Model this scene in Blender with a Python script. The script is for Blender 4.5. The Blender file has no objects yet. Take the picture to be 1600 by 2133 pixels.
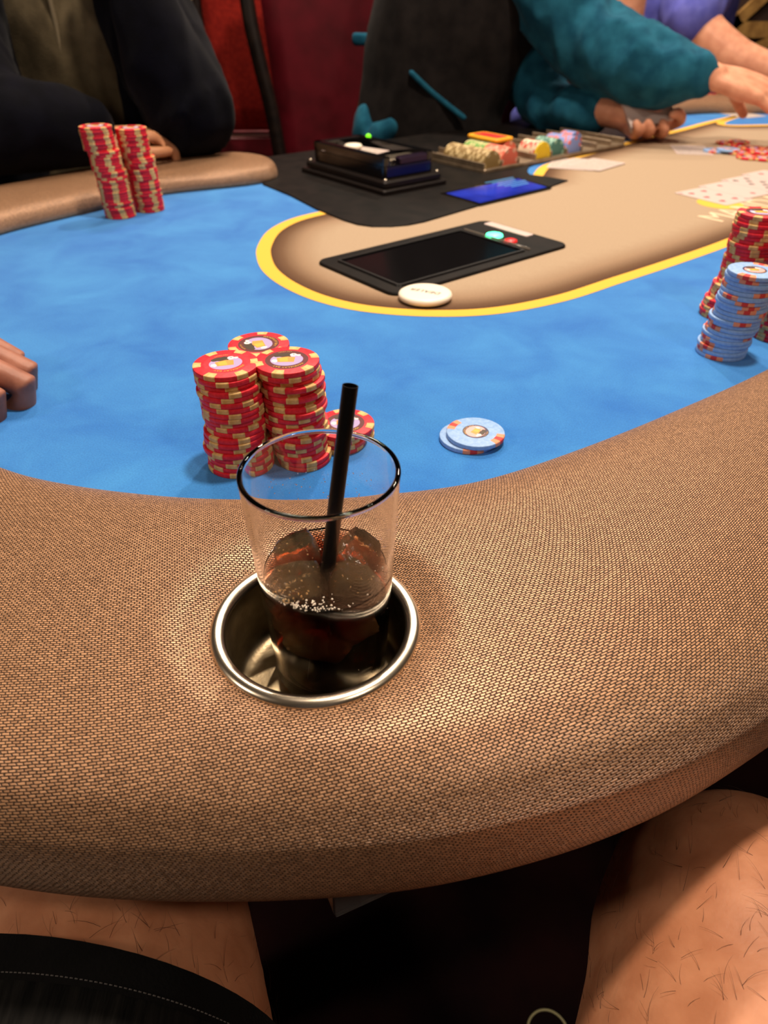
import bpy, bmesh, math, random
from mathutils import Vector, Matrix, noise
from mathutils.geometry import delaunay_2d_cdt

# ------------------------------------------------------------------ camera, world, lights
random.seed(7)
SC = bpy.context.scene
COL = SC.collection
FELT = 0.75                      # height of the table cloth above the floor (m)
F_PX, PITCH, CAM_H = 1480.0, math.radians(36.7), 247.5


def W(x, y, z=0.0):
    """millimetres from the point under the lens, on the felt -> metres"""
    return Vector((x / 1000.0, y / 1000.0, FELT + z / 1000.0))


cam_data = bpy.data.cameras.new('camera')
cam = bpy.data.objects.new('camera', cam_data)
COL.objects.link(cam)
cam.location = W(0, 0, CAM_H)
cam.rotation_euler = (math.pi / 2 - PITCH, 0, 0)
cam_data.sensor_fit = 'VERTICAL'
cam_data.sensor_height = 24.0
cam_data.lens = F_PX / 2133.0 * 24.0
cam_data.clip_start = 0.02
cam_data.dof.use_dof = True
cam_data.dof.focus_distance = 0.362
cam_data.dof.aperture_fstop = 7.4
SC.camera = cam

world = bpy.data.worlds.new('world')
SC.world = world
world.use_nodes = True
world.node_tree.nodes['Background'].inputs[0].default_value = (1.0, 0.72, 0.52, 1)
world.node_tree.nodes['Background'].inputs[1].default_value = 0.032


def lamp(name, loc, power, size, color, aim):
    d = bpy.data.lights.new(name, 'AREA')
    d.shape = 'DISK'
    d.size = size
    d.energy = power
    d.color = color
    o = bpy.data.objects.new(name, d)
    COL.objects.link(o)
    o.location = W(*loc)
    o.rotation_euler = (W(*aim) - W(*loc)).to_track_quat('-Z', 'Y').to_euler()
    return o


WARM = (1.0, 0.83, 0.66)
lamp('downlight_table', (270, 690, 1950), 40, 0.16, WARM, (150, 600, 0))
lamp('downlight_dealer', (253, 1866, 1950), 22, 0.1, WARM, (150, 1000, 0))
lamp('downlight_far', (1100, 2300, 1950), 16, 0.3, WARM, (700, 1900, 0))
lamp('downlight_chairs', (-450, 2050, 1950), 22, 0.3, WARM, (-350, 2050, 0))
lamp('downlight_room', (600, 3000, 1950), 26, 0.3, WARM, (700, 3300, 0))

lamp('thigh_fill_side', (-1880, -330, 1370), 12, 0.3, WARM, (-150, 120, -120))  # unseen fill light, added from the left to brighten the thighs
lamp('thigh_fill_seat', (850, -480, 1550), 8, 0.2, WARM, (-50, 100, -120))  # second added fill for the thighs, not a lamp of the room

SC.view_settings.view_transform = 'Standard'
SC.view_settings.look = 'None'
SC.view_settings.exposure = 0.0
SC.view_settings.gamma = 1.0
SC.view_settings.use_curve_mapping = False


# ------------------------------------------------------------------ helpers
def lin(c):
    c /= 255.0
    return c / 12.92 if c <= 0.04045 else ((c + 0.055) / 1.055) ** 2.4


def rgb(r, g, b):
    return (lin(r), lin(g), lin(b), 1.0)


def at(px, py, z=0.0):
    """photo pixel -> point (mm) on the level plane z"""
    u, v = (px - 800) / F_PX, (py - 1066.5) / F_PX
    dy = math.cos(PITCH) - v * math.sin(PITCH)
    dz = -math.sin(PITCH) - v * math.cos(PITCH)
    t = (z - CAM_H) / dz
    return (u * t, dy * t)


def aty(px, py, y):
    """photo pixel -> point (mm) at distance y"""
    u, v = (px - 800) / F_PX, (py - 1066.5) / F_PX
    dy = math.cos(PITCH) - v * math.sin(PITCH)
    dz = -math.sin(PITCH) - v * math.cos(PITCH)
    t = y / dy
    return (u * t, y, CAM_H + dz * t)


AX, AY = 0.7764, 0.6303          # direction of the table's long axis


def T(a, n):
    return (AX * a - AY * n, AY * a + AX * n)


ANG = math.atan2(AY, AX)


def mat(name, color, rough=0.6, metal=0.0, spec=0.5, **kw):
    m = bpy.data.materials.new(name)
    m.use_nodes = True
    b = m.node_tree.nodes['Principled BSDF']
    b.inputs['Base Color'].default_value = color
    b.inputs['Roughness'].default_value = rough
    b.inputs['Metallic'].default_value = metal
    b.inputs['Specular IOR Level'].default_value = spec
    for k, v in kw.items():
        b.inputs[k.replace('_', ' ')].default_value = v
    return m


class NT:
    def __init__(self, m):
        self.t = m.node_tree
        self.b = self.t.nodes.get('Principled BSDF')
        self.out = self.t.nodes.get('Material Output')

    def n(self, kind, **kw):
        nd = self.t.nodes.new(kind)
        for k, v in kw.items():
            if k.startswith('i_'):
                key = k[2:].replace('_', ' ')
                nd.inputs[key].default_value = v
            else:
                setattr(nd, k, v)
        return nd

    def l(self, a, b):
        self.t.links.new(a, b)


def noisy(m, scale, c1, c2, detail=4.0, bump=0.0, bump_scale=None, coord='Object', lo=0.35, hi=0.65, dist=0.002, stretch=None):
    """two-tone procedural colour with a fine relief"""
    t = NT(m)
    tc = t.n('ShaderNodeTexCoord')
    src = tc.outputs[coord]
    if stretch:
        mp = t.n('ShaderNodeMapping')
        mp.inputs['Scale'].default_value = stretch
        t.l(src, mp.inputs[0])
        src = mp.outputs[0]
    nz = t.n('ShaderNodeTexNoise', i_Scale=scale, i_Detail=detail)
    t.l(src, nz.inputs['Vector'])
    cr = t.n('ShaderNodeValToRGB')
    cr.color_ramp.elements[0].position = lo
    cr.color_ramp.elements[1].position = hi
    cr.color_ramp.elements[0].color = c1
    cr.color_ramp.elements[1].color = c2
    t.l(nz.outputs['Fac'], cr.inputs[0])
    t.l(cr.outputs[0], t.b.inputs['Base Color'])
    if bump:
        n2 = t.n('ShaderNodeTexNoise', i_Scale=bump_scale or scale * 6, i_Detail=3.0)
        t.l(src, n2.inputs['Vector'])
        bp = t.n('ShaderNodeBump', i_Strength=bump, i_Distance=dist)
        t.l(n2.outputs['Fac'], bp.inputs['Height'])
        t.l(bp.outputs[0], t.b.inputs['Normal'])
    return m


def obj(name, verts, faces, m, parent=None, smooth=True, idx=None, loc=None, sharp=None):
    me = bpy.data.meshes.new(name)
    me.from_pydata([tuple(v) for v in verts], [], faces)
    for q in (m if isinstance(m, (list, tuple)) else [m]):
        me.materials.append(q)
    if idx:
        me.polygons.foreach_set('material_index', idx)
    if smooth:
        me.polygons.foreach_set('use_smooth', [True] * len(me.polygons))
    me.update()
    if sharp is not None:
        me.set_sharp_from_angle(angle=math.radians(sharp))
    return link(name, me, parent, loc)


def link(name, me, parent=None, loc=None):
    o = bpy.data.objects.new(name, me)
    COL.objects.link(o)
    if parent is not None:
        o.parent = parent
        # children are modelled in world metres: undo the parent's placement
    if loc is not None:
        o.location = loc
    return o


def thing(name, label, cat, group=None, loc=(0, 0, 0), rz=0.0):
    o = bpy.data.objects.new(name, None)
    o.empty_display_size = 0.02
    COL.objects.link(o)
    o.location = loc
    o.rotation_euler = (0, 0, rz)
    return tag(o, label, cat, group)


def tag(o, label=None, cat=None, group=None, kind=None):
    if label:
        o['label'] = label
    if cat:
        o['category'] = cat
    if group:
        o['group'] = group
    if kind:
        o['kind'] = kind
    return o


def lathe(prof, n=48, close=False):
    """profile [(r,z)] in metres -> verts, faces"""
    vs, fs, rows = [], [], []
    for r, z in prof:
        if r < 1e-7:
            rows.append([len(vs)])
            vs.append((0, 0, z))
        else:
            s = len(vs)
            rows.append(list(range(s, s + n)))
            vs += [(r * math.cos(2 * math.pi * i / n), r * math.sin(2 * math.pi * i / n), z) for i in range(n)]
    pairs = list(zip(rows[:-1], rows[1:]))
    if close:
        pairs.append((rows[-1], rows[0]))
    for a, b in pairs:
        for i in range(n):
            j = (i + 1) % n
            if len(a) == 1 and len(b) == 1:
                continue
            if len(a) == 1:
                fs.append((a[0], b[j], b[i]))
            elif len(b) == 1:
                fs.append((a[i], a[j], b[0]))
            else:
                fs.append((a[i], a[j], b[j], b[i]))
    return vs, fs


def tri_fill(poly):
    """2D polygon -> triangles (indices in poly order)"""
    r = delaunay_2d_cdt([Vector(p) for p in poly], [], [list(range(len(poly)))], 1, 1e-7)
    vs, _, fs, ov = r[0], r[1], r[2], r[3]
    m = [o[0] if o else 0 for o in ov]
    return [tuple(m[i] for i in f) for f in fs]


def prism(poly, z0, z1, bevel=0.0):
    """polygon (ccw, any unit) extruded, with an optional chamfered top edge"""
    n = len(poly)
    area = sum(poly[i][0] * poly[(i + 1) % n][1] - poly[(i + 1) % n][0] * poly[i][1] for i in range(n))
    if area < 0:
        poly = list(poly)[::-1]
    rings = [(0, z0), (0, z1 - bevel), (bevel, z1)] if bevel else [(0, z0), (0, z1)]
    vs, fs = [], []
    for ins, z in rings:
        vs += [(x, y, z) for x, y in inset(poly, ins)]
    for k in range(len(rings) - 1):
        for i in range(n):
            j = (i + 1) % n
            fs.append((k * n + i, k * n + j, (k + 1) * n + j, (k + 1) * n + i))
    tr = tri_fill(poly)
    top = (len(rings) - 1) * n
    for f in tr:
        fs.append(tuple(top + i for i in f))
        fs.append(tuple(reversed(f)))
    return vs, fs


def inset(poly, d):
    if not d:
        return [tuple(p) for p in poly]
    n, out = len(poly), []
    for i in range(n):
        a, b, c = Vector(poly[i - 1]), Vector(poly[i]), Vector(poly[(i + 1) % n])
        e1, e2 = (b - a), (c - b)
        n1 = Vector((-e1.y, e1.x)).normalized() if e1.length > 1e-9 else Vector((0, 0))
        n2 = Vector((-e2.y, e2.x)).normalized() if e2.length > 1e-9 else n1
        m = n1 + n2
        if m.length < 1e-6:
            m = n1
        m.normalize()
        k = max(0.35, m.dot(n1))
        out.append(tuple(b + m * (d / k)))
    return out


def rrect(w, h, r, n=5, cx=0, cy=0):
    pts = []
    for sx, sy, a0 in ((1, 1, 0), (-1, 1, 90), (-1, -1, 180), (1, -1, 270)):
        for i in range(n + 1):
            a = math.radians(a0 + 90 * i / n)
            pts.append((cx + sx * (w / 2 - r) + r * math.cos(a), cy + sy * (h / 2 - r) + r * math.sin(a)))
    return pts


def mm(vs):
    return [(x / 1000, y / 1000, z / 1000) for x, y, z in vs]


def world_mm(vs):
    return [W(*v) for v in vs]


def join(*parts):
    """[(verts, faces)] -> one (verts, faces)"""
    V, Fs = [], []
    for v, f in parts:
        k = len(V)
        V += list(v)
        Fs += [tuple(i + k for i in q) for q in f]
    return V, Fs


def moved(vf, loc=(0, 0, 0), rz=0.0, s=1.0, rx=0.0, ry=0.0):
    M = Matrix.Translation(loc) @ Matrix.Rotation(rz, 4, 'Z') @ Matrix.Rotation(ry, 4, 'Y') @ Matrix.Rotation(rx, 4, 'X') @ Matrix.Scale(s, 4)
    return [tuple(M @ Vector(v)) for v in vf[0]], vf[1]


def box(w, d, h, bev=0.0, r=0.5):
    return prism(rrect(w, d, max(r, 0.01), 3), 0, h, bev)


def catmull(P, sub, closed=False):
    n, out = len(P), []
    P = [Vector(p) for p in P]
    for i in range(n if closed else n - 1):
        if closed:
            p0, p1, p2, p3 = P[i - 1], P[i], P[(i + 1) % n], P[(i + 2) % n]
        else:
            p0, p1, p2, p3 = P[max(i - 1, 0)], P[i], P[i + 1], P[min(i + 2, n - 1)]
        for k in range(sub):
            t = k / sub
            out.append(0.5 * ((2 * p1) + (p2 - p0) * t + (2 * p0 - 5 * p1 + 4 * p2 - p3) * t * t + (3 * p1 - p0 - 3 * p2 + p3) * t ** 3))
    if not closed:
        out.append(P[-1])
    return out


def tube(chain, seg=14, sub=4, side=None, caps=True):
    """chain of (x,y,z,r) or (x,y,z,rx,ry): a smooth closed tube with round ends"""
    pts = [tuple(p) if len(p) == 5 else (p[0], p[1], p[2], p[3], p[3]) for p in chain]
    C = []
    n = len(pts)
    A = [Vector(p) for p in [q[:3] for q in pts]]
    pos = catmull(A, sub)
    rad = []
    for i in range(n - 1):
        for k in range(sub):
            t = k / sub
            rad.append((pts[i][3] * (1 - t) + pts[i + 1][3] * t, pts[i][4] * (1 - t) + pts[i + 1][4] * t))
    rad.append((pts[-1][3], pts[-1][4]))
    N = len(pos)
    tan = [(pos[min(i + 1, N - 1)] - pos[max(i - 1, 0)]).normalized() for i in range(N)]
    ref = Vector(side) if side else None
    if ref is None:
        ref = Vector((0, 0, 1)) if abs(tan[0].z) < 0.8 else Vector((1, 0, 0))
        ref = tan[0].cross(ref)
    rings = []
    s = ref
    for i in range(N):
        if side:
            s = Vector(side)
        s = (s - tan[i] * s.dot(tan[i])).normalized()
        up = tan[i].cross(s)
        rings.append((pos[i], tan[i], s.copy(), up, rad[i][0], rad[i][1]))
    full = []
    if caps:
        p, t, sd, up, rx, ry = rings[0]
        d = min(rx, ry)
        for a in (80, 60, 35):
            c, q = math.cos(math.radians(a)), math.sin(math.radians(a))
            full.append((p - t * d * q, sd, up, rx * c, ry * c))
    full += [(p, sd, up, rx, ry) for p, t, sd, up, rx, ry in rings]
    if caps:
        p, t, sd, up, rx, ry = rings[-1]
        d = min(rx, ry)
        for a in (35, 60, 80):
            c, q = math.cos(math.radians(a)), math.sin(math.radians(a))
            full.append((p + t * d * q, sd, up, rx * c, ry * c))
    vs, fs = [], []
    for p, sd, up, rx, ry in full:
        for k in range(seg):
            a = 2 * math.pi * k / seg
            vs.append(p + sd * rx * math.cos(a) + up * ry * math.sin(a))
    for i in range(len(full) - 1):
        for k in range(seg):
            j = (k + 1) % seg
            fs.append((i * seg + k, i * seg + j, (i + 1) * seg + j, (i + 1) * seg + k))
    fs.append(tuple(range(seg))[::-1])
    e = (len(full) - 1) * seg
    fs.append(tuple(e + k for k in range(seg)))
    return vs, fs


def ball(c, rx, ry, rz, n=16):
    vs, fs = lathe([(math.sin(math.pi * i / 10), -math.cos(math.pi * i / 10)) for i in range(11)], n)
    return [Vector((c[0] + x * rx, c[1] + y * ry, c[2] + z * rz)) for x, y, z in vs], fs


def fuse(name, shapes, voxel, m, parent=None, smooth=6, folds=0.0, fold_size=0.05, cut=None):
    """unite closed shapes (mm) into ONE continuous smooth skin"""
    v, f = join(*shapes)
    me = bpy.data.meshes.new(name)
    me.from_pydata([tuple(W(*p)) for p in v], [], f)
    tmp = bpy.data.objects.new('temporary', me)
    COL.objects.link(tmp)
    r = tmp.modifiers.new('r', 'REMESH')
    r.mode = 'VOXEL'
    r.voxel_size = voxel / 1000
    if smooth:
        s = tmp.modifiers.new('s', 'SMOOTH')
        s.factor = 0.5
        s.iterations = smooth
    dg = bpy.context.evaluated_depsgraph_get()
    out = bpy.data.meshes.new_from_object(tmp.evaluated_get(dg))
    bpy.data.objects.remove(tmp)
    bpy.data.meshes.remove(me)
    if folds:
        nor = [q.vector.copy() for q in out.vertex_normals]
        for i, vx in enumerate(out.vertices):
            p = vx.co
            q = Vector((p.x / fold_size, p.y / fold_size, p.z / fold_size * 0.45))
            h = noise.noise(q) + 0.5 * noise.noise(q * 2.1 + Vector((7, 3, 1)))
            h = 1 - 2 * abs(h)
            vx.co = p + nor[i] * (h * folds / 1000)
    if cut:
        bm = bmesh.new()
        bm.from_mesh(out)
        for co, no in cut:
            bmesh.ops.bisect_plane(bm, geom=bm.verts[:] + bm.edges[:] + bm.faces[:], plane_co=W(*co), plane_no=Vector(no), clear_outer=True)
        bm.to_mesh(out)
        bm.free()
    out.materials.clear()
    out.materials.append(m)
    out.polygons.foreach_set('use_smooth', [True] * len(out.polygons))
    out.name = name
    return link(name, out, parent)


GLYPH = {}


def glyph(ch):
    """one letter (flat, unit size) from the built-in font -> verts, faces, advance"""
    if ch not in GLYPH:
        c = bpy.data.curves.new('letter', 'FONT')
        c.body = ch
        c.size = 1.0
        c.resolution_u = 3
        o = bpy.data.objects.new('letter', c)
        COL.objects.link(o)
        dg = bpy.context.evaluated_depsgraph_get()
        me = bpy.data.meshes.new_from_object(o.evaluated_get(dg))
        v = [(q.co.x, q.co.y) for q in me.vertices]
        f = [tuple(p.vertices) for p in me.polygons]
        adv = (max(p[0] for p in v) + 0.07) if v else 0.32
        bpy.data.objects.remove(o)
        bpy.data.curves.remove(c)
        bpy.data.meshes.remove(me)
        GLYPH[ch] = (v, f, adv)
    return GLYPH[ch]


def words_flat(text, size, z=0.0, slant=0.0, bold=0.0):
    """a straight line of lettering centred on x=0"""
    x, V, Fs = 0.0, [], []
    for ch in text:
        v, f, adv = glyph(ch)
        for dx in ([0] if not bold else [-bold, bold]):
            zz = z + (0.06 if dx > 0 else 0)
            k = len(V)
            V += [((px + x + slant * py + dx) * size, py * size, zz) for px, py in v]
            Fs += [tuple(i + k for i in q) for q in f]
        x += adv
    return [(a - x * size / 2, b, c) for a, b, c in V], Fs


def words_arc(text, size, radius, mid_deg, z=0.0, inward=False):
    """lettering set around a circle; reads clockwise unless inward"""
    tot = sum(glyph(c)[2] for c in text) * size
    V, Fs, x = [], [], 0.0
    for ch in text:
        v, f, adv = glyph(ch)
        s = (x + adv * size / 2 - tot / 2)
        if inward:
            a = math.radians(mid_deg) + s / radius
            rot = a + math.pi / 2
        else:
            a = math.radians(mid_deg) - s / radius
            rot = a - math.pi / 2
        k = len(V)
        ca, sa = math.cos(rot), math.sin(rot)
        bx, by = radius * math.cos(a), radius * math.sin(a)
        for px, py in v:
            lx, ly = (px - adv / 2) * size, (py - 0.35) * size
            V.append((bx + lx * ca - ly * sa, by + lx * sa + ly * ca, z))
        Fs += [tuple(i + k for i in q) for q in f]
        x += adv * size
    return V, Fs


# ------------------------------------------------------------------ materials
M_blue = mat('blue_suede_cloth', rgb(40, 110, 180), 0.9, spec=0.15)
t = NT(M_blue)
tc = t.n('ShaderNodeTexCoord')
n1 = t.n('ShaderNodeTexNoise', i_Scale=13.0, i_Detail=6.0, i_Roughness=0.62, i_Distortion=0.4)
t.l(tc.outputs['Object'], n1.inputs['Vector'])
cr = t.n('ShaderNodeValToRGB')
cr.color_ramp.elements[0].position, cr.color_ramp.elements[1].position = 0.3, 0.7
cr.color_ramp.elements[0].color, cr.color_ramp.elements[1].color = rgb(34, 108, 188), rgb(56, 134, 204)
t.l(n1.outputs['Fac'], cr.inputs[0])
n2 = t.n('ShaderNodeTexNoise', i_Scale=900.0, i_Detail=2.0)
t.l(tc.outputs['Object'], n2.inputs['Vector'])
mx = t.n('ShaderNodeMixRGB', blend_type='OVERLAY')
mx.inputs[0].default_value = 0.35
t.l(cr.outputs[0], mx.inputs[1])
t.l(n2.outputs['Fac'], mx.inputs[2])
t.l(mx.outputs[0], t.b.inputs['Base Color'])
bp = t.n('ShaderNodeBump', i_Strength=0.25, i_Distance=0.0005)
t.l(n2.outputs['Fac'], bp.inputs['Height'])
t.l(bp.outputs[0], t.b.inputs['Normal'])
t.b.inputs['Sheen Weight'].default_value = 0.25
t.b.inputs['Sheen Roughness'].default_value = 0.5

M_tan = mat('tan_printed_cloth', rgb(225, 178, 128), 0.9, spec=0.15)
t = NT(M_tan)
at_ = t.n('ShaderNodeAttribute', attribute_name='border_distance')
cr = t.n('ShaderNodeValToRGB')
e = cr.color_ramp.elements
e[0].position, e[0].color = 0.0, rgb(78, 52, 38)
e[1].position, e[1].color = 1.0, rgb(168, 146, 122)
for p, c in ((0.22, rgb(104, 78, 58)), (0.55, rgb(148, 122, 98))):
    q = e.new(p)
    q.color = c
nz = t.n('ShaderNodeTexNoise', i_Scale=500.0, i_Detail=2.0)
tc = t.n('ShaderNodeTexCoord')
t.l(tc.outputs['Object'], nz.inputs['Vector'])
t.l(at_.outputs['Fac'], cr.inputs[0])
mx = t.n('ShaderNodeMixRGB', blend_type='OVERLAY')
mx.inputs[0].default_value = 0.15
t.l(cr.outputs[0], mx.inputs[1])
t.l(nz.outputs['Fac'], mx.inputs[2])
t.l(mx.outputs[0], t.b.inputs['Base Color'])

M_yellow = mat('yellow_print', rgb(232, 180, 72), 0.85, spec=0.15)
M_cream_print = mat('cream_print', rgb(232, 200, 168), 0.85, spec=0.15)

# padded rail: woven bronze vinyl (UV in millimetres along and across the rail)
M_rail = mat('woven_bronze_vinyl', rgb(120, 84, 52), 0.42, 0.22, spec=0.7)
t = NT(M_rail)
uv = t.n('ShaderNodeUVMap', uv_map='UVMap')
mp = t.n('ShaderNodeMapping')
mp.inputs['Rotation'].default_value = (0, 0, math.radians(14))
t.l(uv.outputs[0], mp.inputs[0])
br = t.n('ShaderNodeTexBrick', i_Scale=1.0, i_Mortar_Size=0.31, i_Mortar_Smooth=1.0, i_Brick_Width=1.95, i_Row_Height=1.15, i_Bias=0.0)
br.offset = 0.5
br.inputs['Color1'].default_value = rgb(214, 162, 120)
br.inputs['Color2'].default_value = rgb(176, 130, 94)
br.inputs['Mortar'].default_value = rgb(24, 13, 7)  # shade between the threads, put into the gap colour
wn = t.n('ShaderNodeTexNoise', i_Scale=0.55, i_Detail=2.0)
t.l(mp.outputs[0], wn.inputs['Vector'])
ws = t.n('ShaderNodeVectorMath', operation='MULTIPLY_ADD')
ws.inputs[1].default_value = (1.0, 0.7, 0)
t.l(wn.outputs['Color'], ws.inputs[0])
t.l(mp.outputs[0], ws.inputs[2])
t.l(ws.outputs[0], br.inputs['Vector'])
t.l(br.outputs['Color'], t.b.inputs['Base Color'])
inv = t.n('ShaderNodeMath', operation='SUBTRACT')
inv.inputs[0].default_value = 1.0
t.l(br.outputs['Fac'], inv.inputs[1])
bp = t.n('ShaderNodeBump', i_Strength=1.0, i_Distance=0.0006)
t.l(inv.outputs[0], bp.inputs['Height'])
t.l(bp.outputs[0], t.b.inputs['Normal'])

M_chrome = mat('polished_steel', rgb(220, 206, 184), 0.27, 1.0)
M_steel_in = noisy(mat('brushed_steel', rgb(150, 132, 108), 0.36, 1.0), 60, rgb(130, 114, 90), rgb(176, 158, 126), bump=0.12, bump_scale=300, dist=0.001)
M_black = mat('black_plastic', rgb(16, 14, 14), 0.38, spec=0.4)
M_black_gloss = mat('black_gloss_plastic', rgb(10, 9, 11), 0.12, spec=0.6)
M_panel = noisy(mat('black_laminate', rgb(26, 21, 20), 0.5, spec=0.35), 40, rgb(12, 10, 9), rgb(24, 19, 17), bump=0.05, bump_scale=400)
M_panel.node_tree.nodes['Principled BSDF'].inputs['Specular IOR Level'].default_value = 0.12
M_tablewood = noisy(mat('dark_table_wood', rgb(30, 20, 15), 0.5), 30, rgb(20, 13, 10), rgb(38, 25, 18))
M_red = noisy(mat('red_chip_clay', rgb(205, 28, 44), 0.46, spec=0.3), 400, rgb(212, 32, 48), rgb(232, 50, 64), bump=0.08, bump_scale=1500, dist=0.0003)
M_chipcream = noisy(mat('cream_chip_clay', rgb(226, 184, 118), 0.55, spec=0.3), 260, rgb(206, 160, 92), rgb(236, 200, 138))
M_chipblue = noisy(mat('pale_blue_chip_clay', rgb(146, 182, 228), 0.5, spec=0.35), 400, rgb(132, 170, 222), rgb(156, 190, 234), bump=0.08, bump_scale=1500, dist=0.0003)
M_salmon = mat('salmon_chip_clay', rgb(238, 150, 112), 0.55, spec=0.3)
M_redspot = mat('coral_chip_clay', rgb(214, 62, 58), 0.55, spec=0.3)
M_maroon_ink = mat('maroon_ink', rgb(92, 18, 22), 0.45)
M_navy_ink = mat('navy_ink', rgb(44, 34, 78), 0.45)
M_lav_ink = mat('lavender_ink', rgb(176, 156, 206), 0.45)
M_orange_ink = mat('orange_ink', rgb(240, 152, 62), 0.45)
M_gold_ink = mat('gold_ink', rgb(232, 176, 62), 0.45)
M_dark_ink = mat('dark_foliage_ink', rgb(58, 40, 18), 0.45)
M_white_ink = mat('white_ink', rgb(244, 232, 226), 0.45)
M_white = mat('white_plastic', rgb(248, 234, 214), 0.4)
M_card = mat('white_card', rgb(206, 186, 180), 0.45)
M_cardback = noisy(mat('pale_card_back', rgb(226, 206, 190), 0.45), 260, rgb(176, 160, 152), rgb(204, 190, 180))
M_pipred = mat('red_pip', rgb(186, 40, 56), 0.5)
M_pipblack = mat('black_pip', rgb(30, 28, 30), 0.5)
M_ink = mat('grey_ink', rgb(70, 64, 70), 0.5)


def skin_mat(name, c1, c2, sub=0.15):
    m = noisy(mat(name, c1, 0.5, spec=0.35), 45, c1, c2, bump=0.25, bump_scale=420, dist=0.0006)
    b = m.node_tree.nodes['Principled BSDF']
    b.inputs['Subsurface Weight'].default_value = sub
    b.inputs['Subsurface Radius'].default_value = (0.004, 0.0016, 0.0009)
    b.inputs['Subsurface Scale'].default_value = 1.0
    return m


M_skin_leg = skin_mat('tanned_leg_skin', rgb(190, 124, 88), rgb(212, 146, 108))
M_skin_pink = skin_mat('rosy_skin', rgb(206, 140, 110), rgb(226, 162, 130))
M_skin_ruddy = skin_mat('ruddy_skin', rgb(142, 88, 70), rgb(172, 114, 92))
M_skin_warm = skin_mat('warm_skin', rgb(206, 142, 100), rgb(224, 162, 120))
M_hair = mat('dark_leg_hair', rgb(60, 34, 22), 0.5)


def cloth_mat(name, c1, c2, scale=35, bump=0.5, bs=500):
    m = noisy(mat(name, c1, 0.9, spec=0.15), scale, c1, c2, bump=bump, bump_scale=bs, dist=0.0012)
    m.node_tree.nodes['Principled BSDF'].inputs['Sheen Weight'].default_value = 0.04
    m.node_tree.nodes['Principled BSDF'].inputs['Specular IOR Level'].default_value = 0.06
    return m


M_navy = cloth_mat('navy_fleece', rgb(7, 7, 13), rgb(11, 11, 20))
M_olive = cloth_mat('olive_shirt_cloth', rgb(82, 72, 54), rgb(104, 92, 70))
M_vest = cloth_mat('charcoal_vest_cloth', rgb(26, 23, 23), rgb(36, 32, 31))
M_teal = cloth_mat('teal_shirt_cloth', rgb(22, 74, 98), rgb(36, 98, 122))
M_purple = cloth_mat('periwinkle_cloth', rgb(92, 96, 186), rgb(112, 116, 204))
M_grey_cloth = cloth_mat('grey_cloth', rgb(60, 60, 66), rgb(76, 76, 82))
M_shorts = noisy(mat('black_knit_shorts', rgb(22, 21, 21), 0.9, spec=0.12), 220, rgb(12, 12, 12), rgb(40, 38, 36), bump=0.7, bump_scale=900, dist=0.001, stretch=(1, 0.12, 1), lo=0.3, hi=0.75)
M_hem = cloth_mat('black_hem_band', rgb(14, 13, 13), rgb(20, 19, 19))
M_stitch = mat('grey_thread', rgb(96, 92, 90), 0.7)
M_maroon = noisy(mat('maroon_leather', rgb(96, 10, 24), 0.5, spec=0.4), 14, rgb(84, 8, 20), rgb(108, 14, 30), bump=0.1, bump_scale=300)
M_redcloth = noisy(mat('red_upholstery', rgb(150, 30, 22), 0.85, spec=0.2), 120, rgb(134, 24, 18), rgb(166, 38, 26), bump=0.3, bump_scale=600)
M_frame = noisy(mat('dark_chair_wood', rgb(28, 19, 16), 0.4), 50, rgb(22, 14, 12), rgb(36, 25, 20))
M_carpet = noisy(mat('dark_carpet', rgb(26, 16, 18), 0.95, spec=0.1), 6, rgb(16, 10, 14), rgb(44, 20, 20), bump=0.6, bump_scale=500)
M_wall = noisy(mat('dark_brown_wall', rgb(44, 26, 22), 0.7), 5, rgb(36, 20, 18), rgb(54, 32, 26))
M_gold = noisy(mat('antique_gold_band', rgb(150, 112, 58), 0.5), 30, rgb(128, 92, 46), rgb(166, 126, 68))
M_cream = mat('cream_slat', rgb(236, 200, 138), 0.6)


# ------------------------------------------------------------------ room shell
def slab(name, x0, x1, y0, y1, z0, z1, m, **kw):
    v = [(x, y, z) for z in (z0, z1) for x, y in ((x0, y0), (x1, y0), (x1, y1), (x0, y1))]
    f = [(3, 2, 1, 0), (4, 5, 6, 7), (0, 1, 5, 4), (1, 2, 6, 5), (2, 3, 7, 6), (3, 0, 4, 7)]
    o = obj(name, world_mm(v), f, m, smooth=False)
    return tag(o, kind='structure', **kw)


slab('floor', -3200, 3600, -1800, 4300, -800, -750, M_carpet)
slab('wall_back', -3200, 3600, 4200, 4300, -750, 2250, M_wall)
slab('wall_left', -3300, -3200, -1800, 4300, -750, 2250, M_wall)

# ------------------------------------------------------------------ the poker table
table = thing('poker_table', 'large oval poker table with blue cloth, tan printed centre and padded bronze armrest', 'table')

RAIL_W = 196.0
inner = [T(662, 1048)] + [at(530, 385), at(330, 408), at(200, 440), at(0, 490)] + [(-506, 780), (-498, 655), (-445, 530), (-350, 432)] + \
    [at(0, 968, 16), at(150, 1007, 16), at(300, 1027, 16), at(440, 1037, 16), at(640, 1037, 16), at(830, 1025, 16), at(1000, 1000, 16), at(1200, 935, 16), at(1400, 855, 16), at(1600, 765, 16)] + \
    [T(750, 200), T(1050, 200), T(1350, 203), T(1600, 212), T(1800, 275), T(1945, 440), T(1990, 630), T(1945, 820), T(1800, 985), T(1600, 1042), T(1480, 1052)]
inner = [Vector(p) for p in inner]
path = catmull([Vector((p.x, p.y, 0)) for p in inner], 26)
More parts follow.
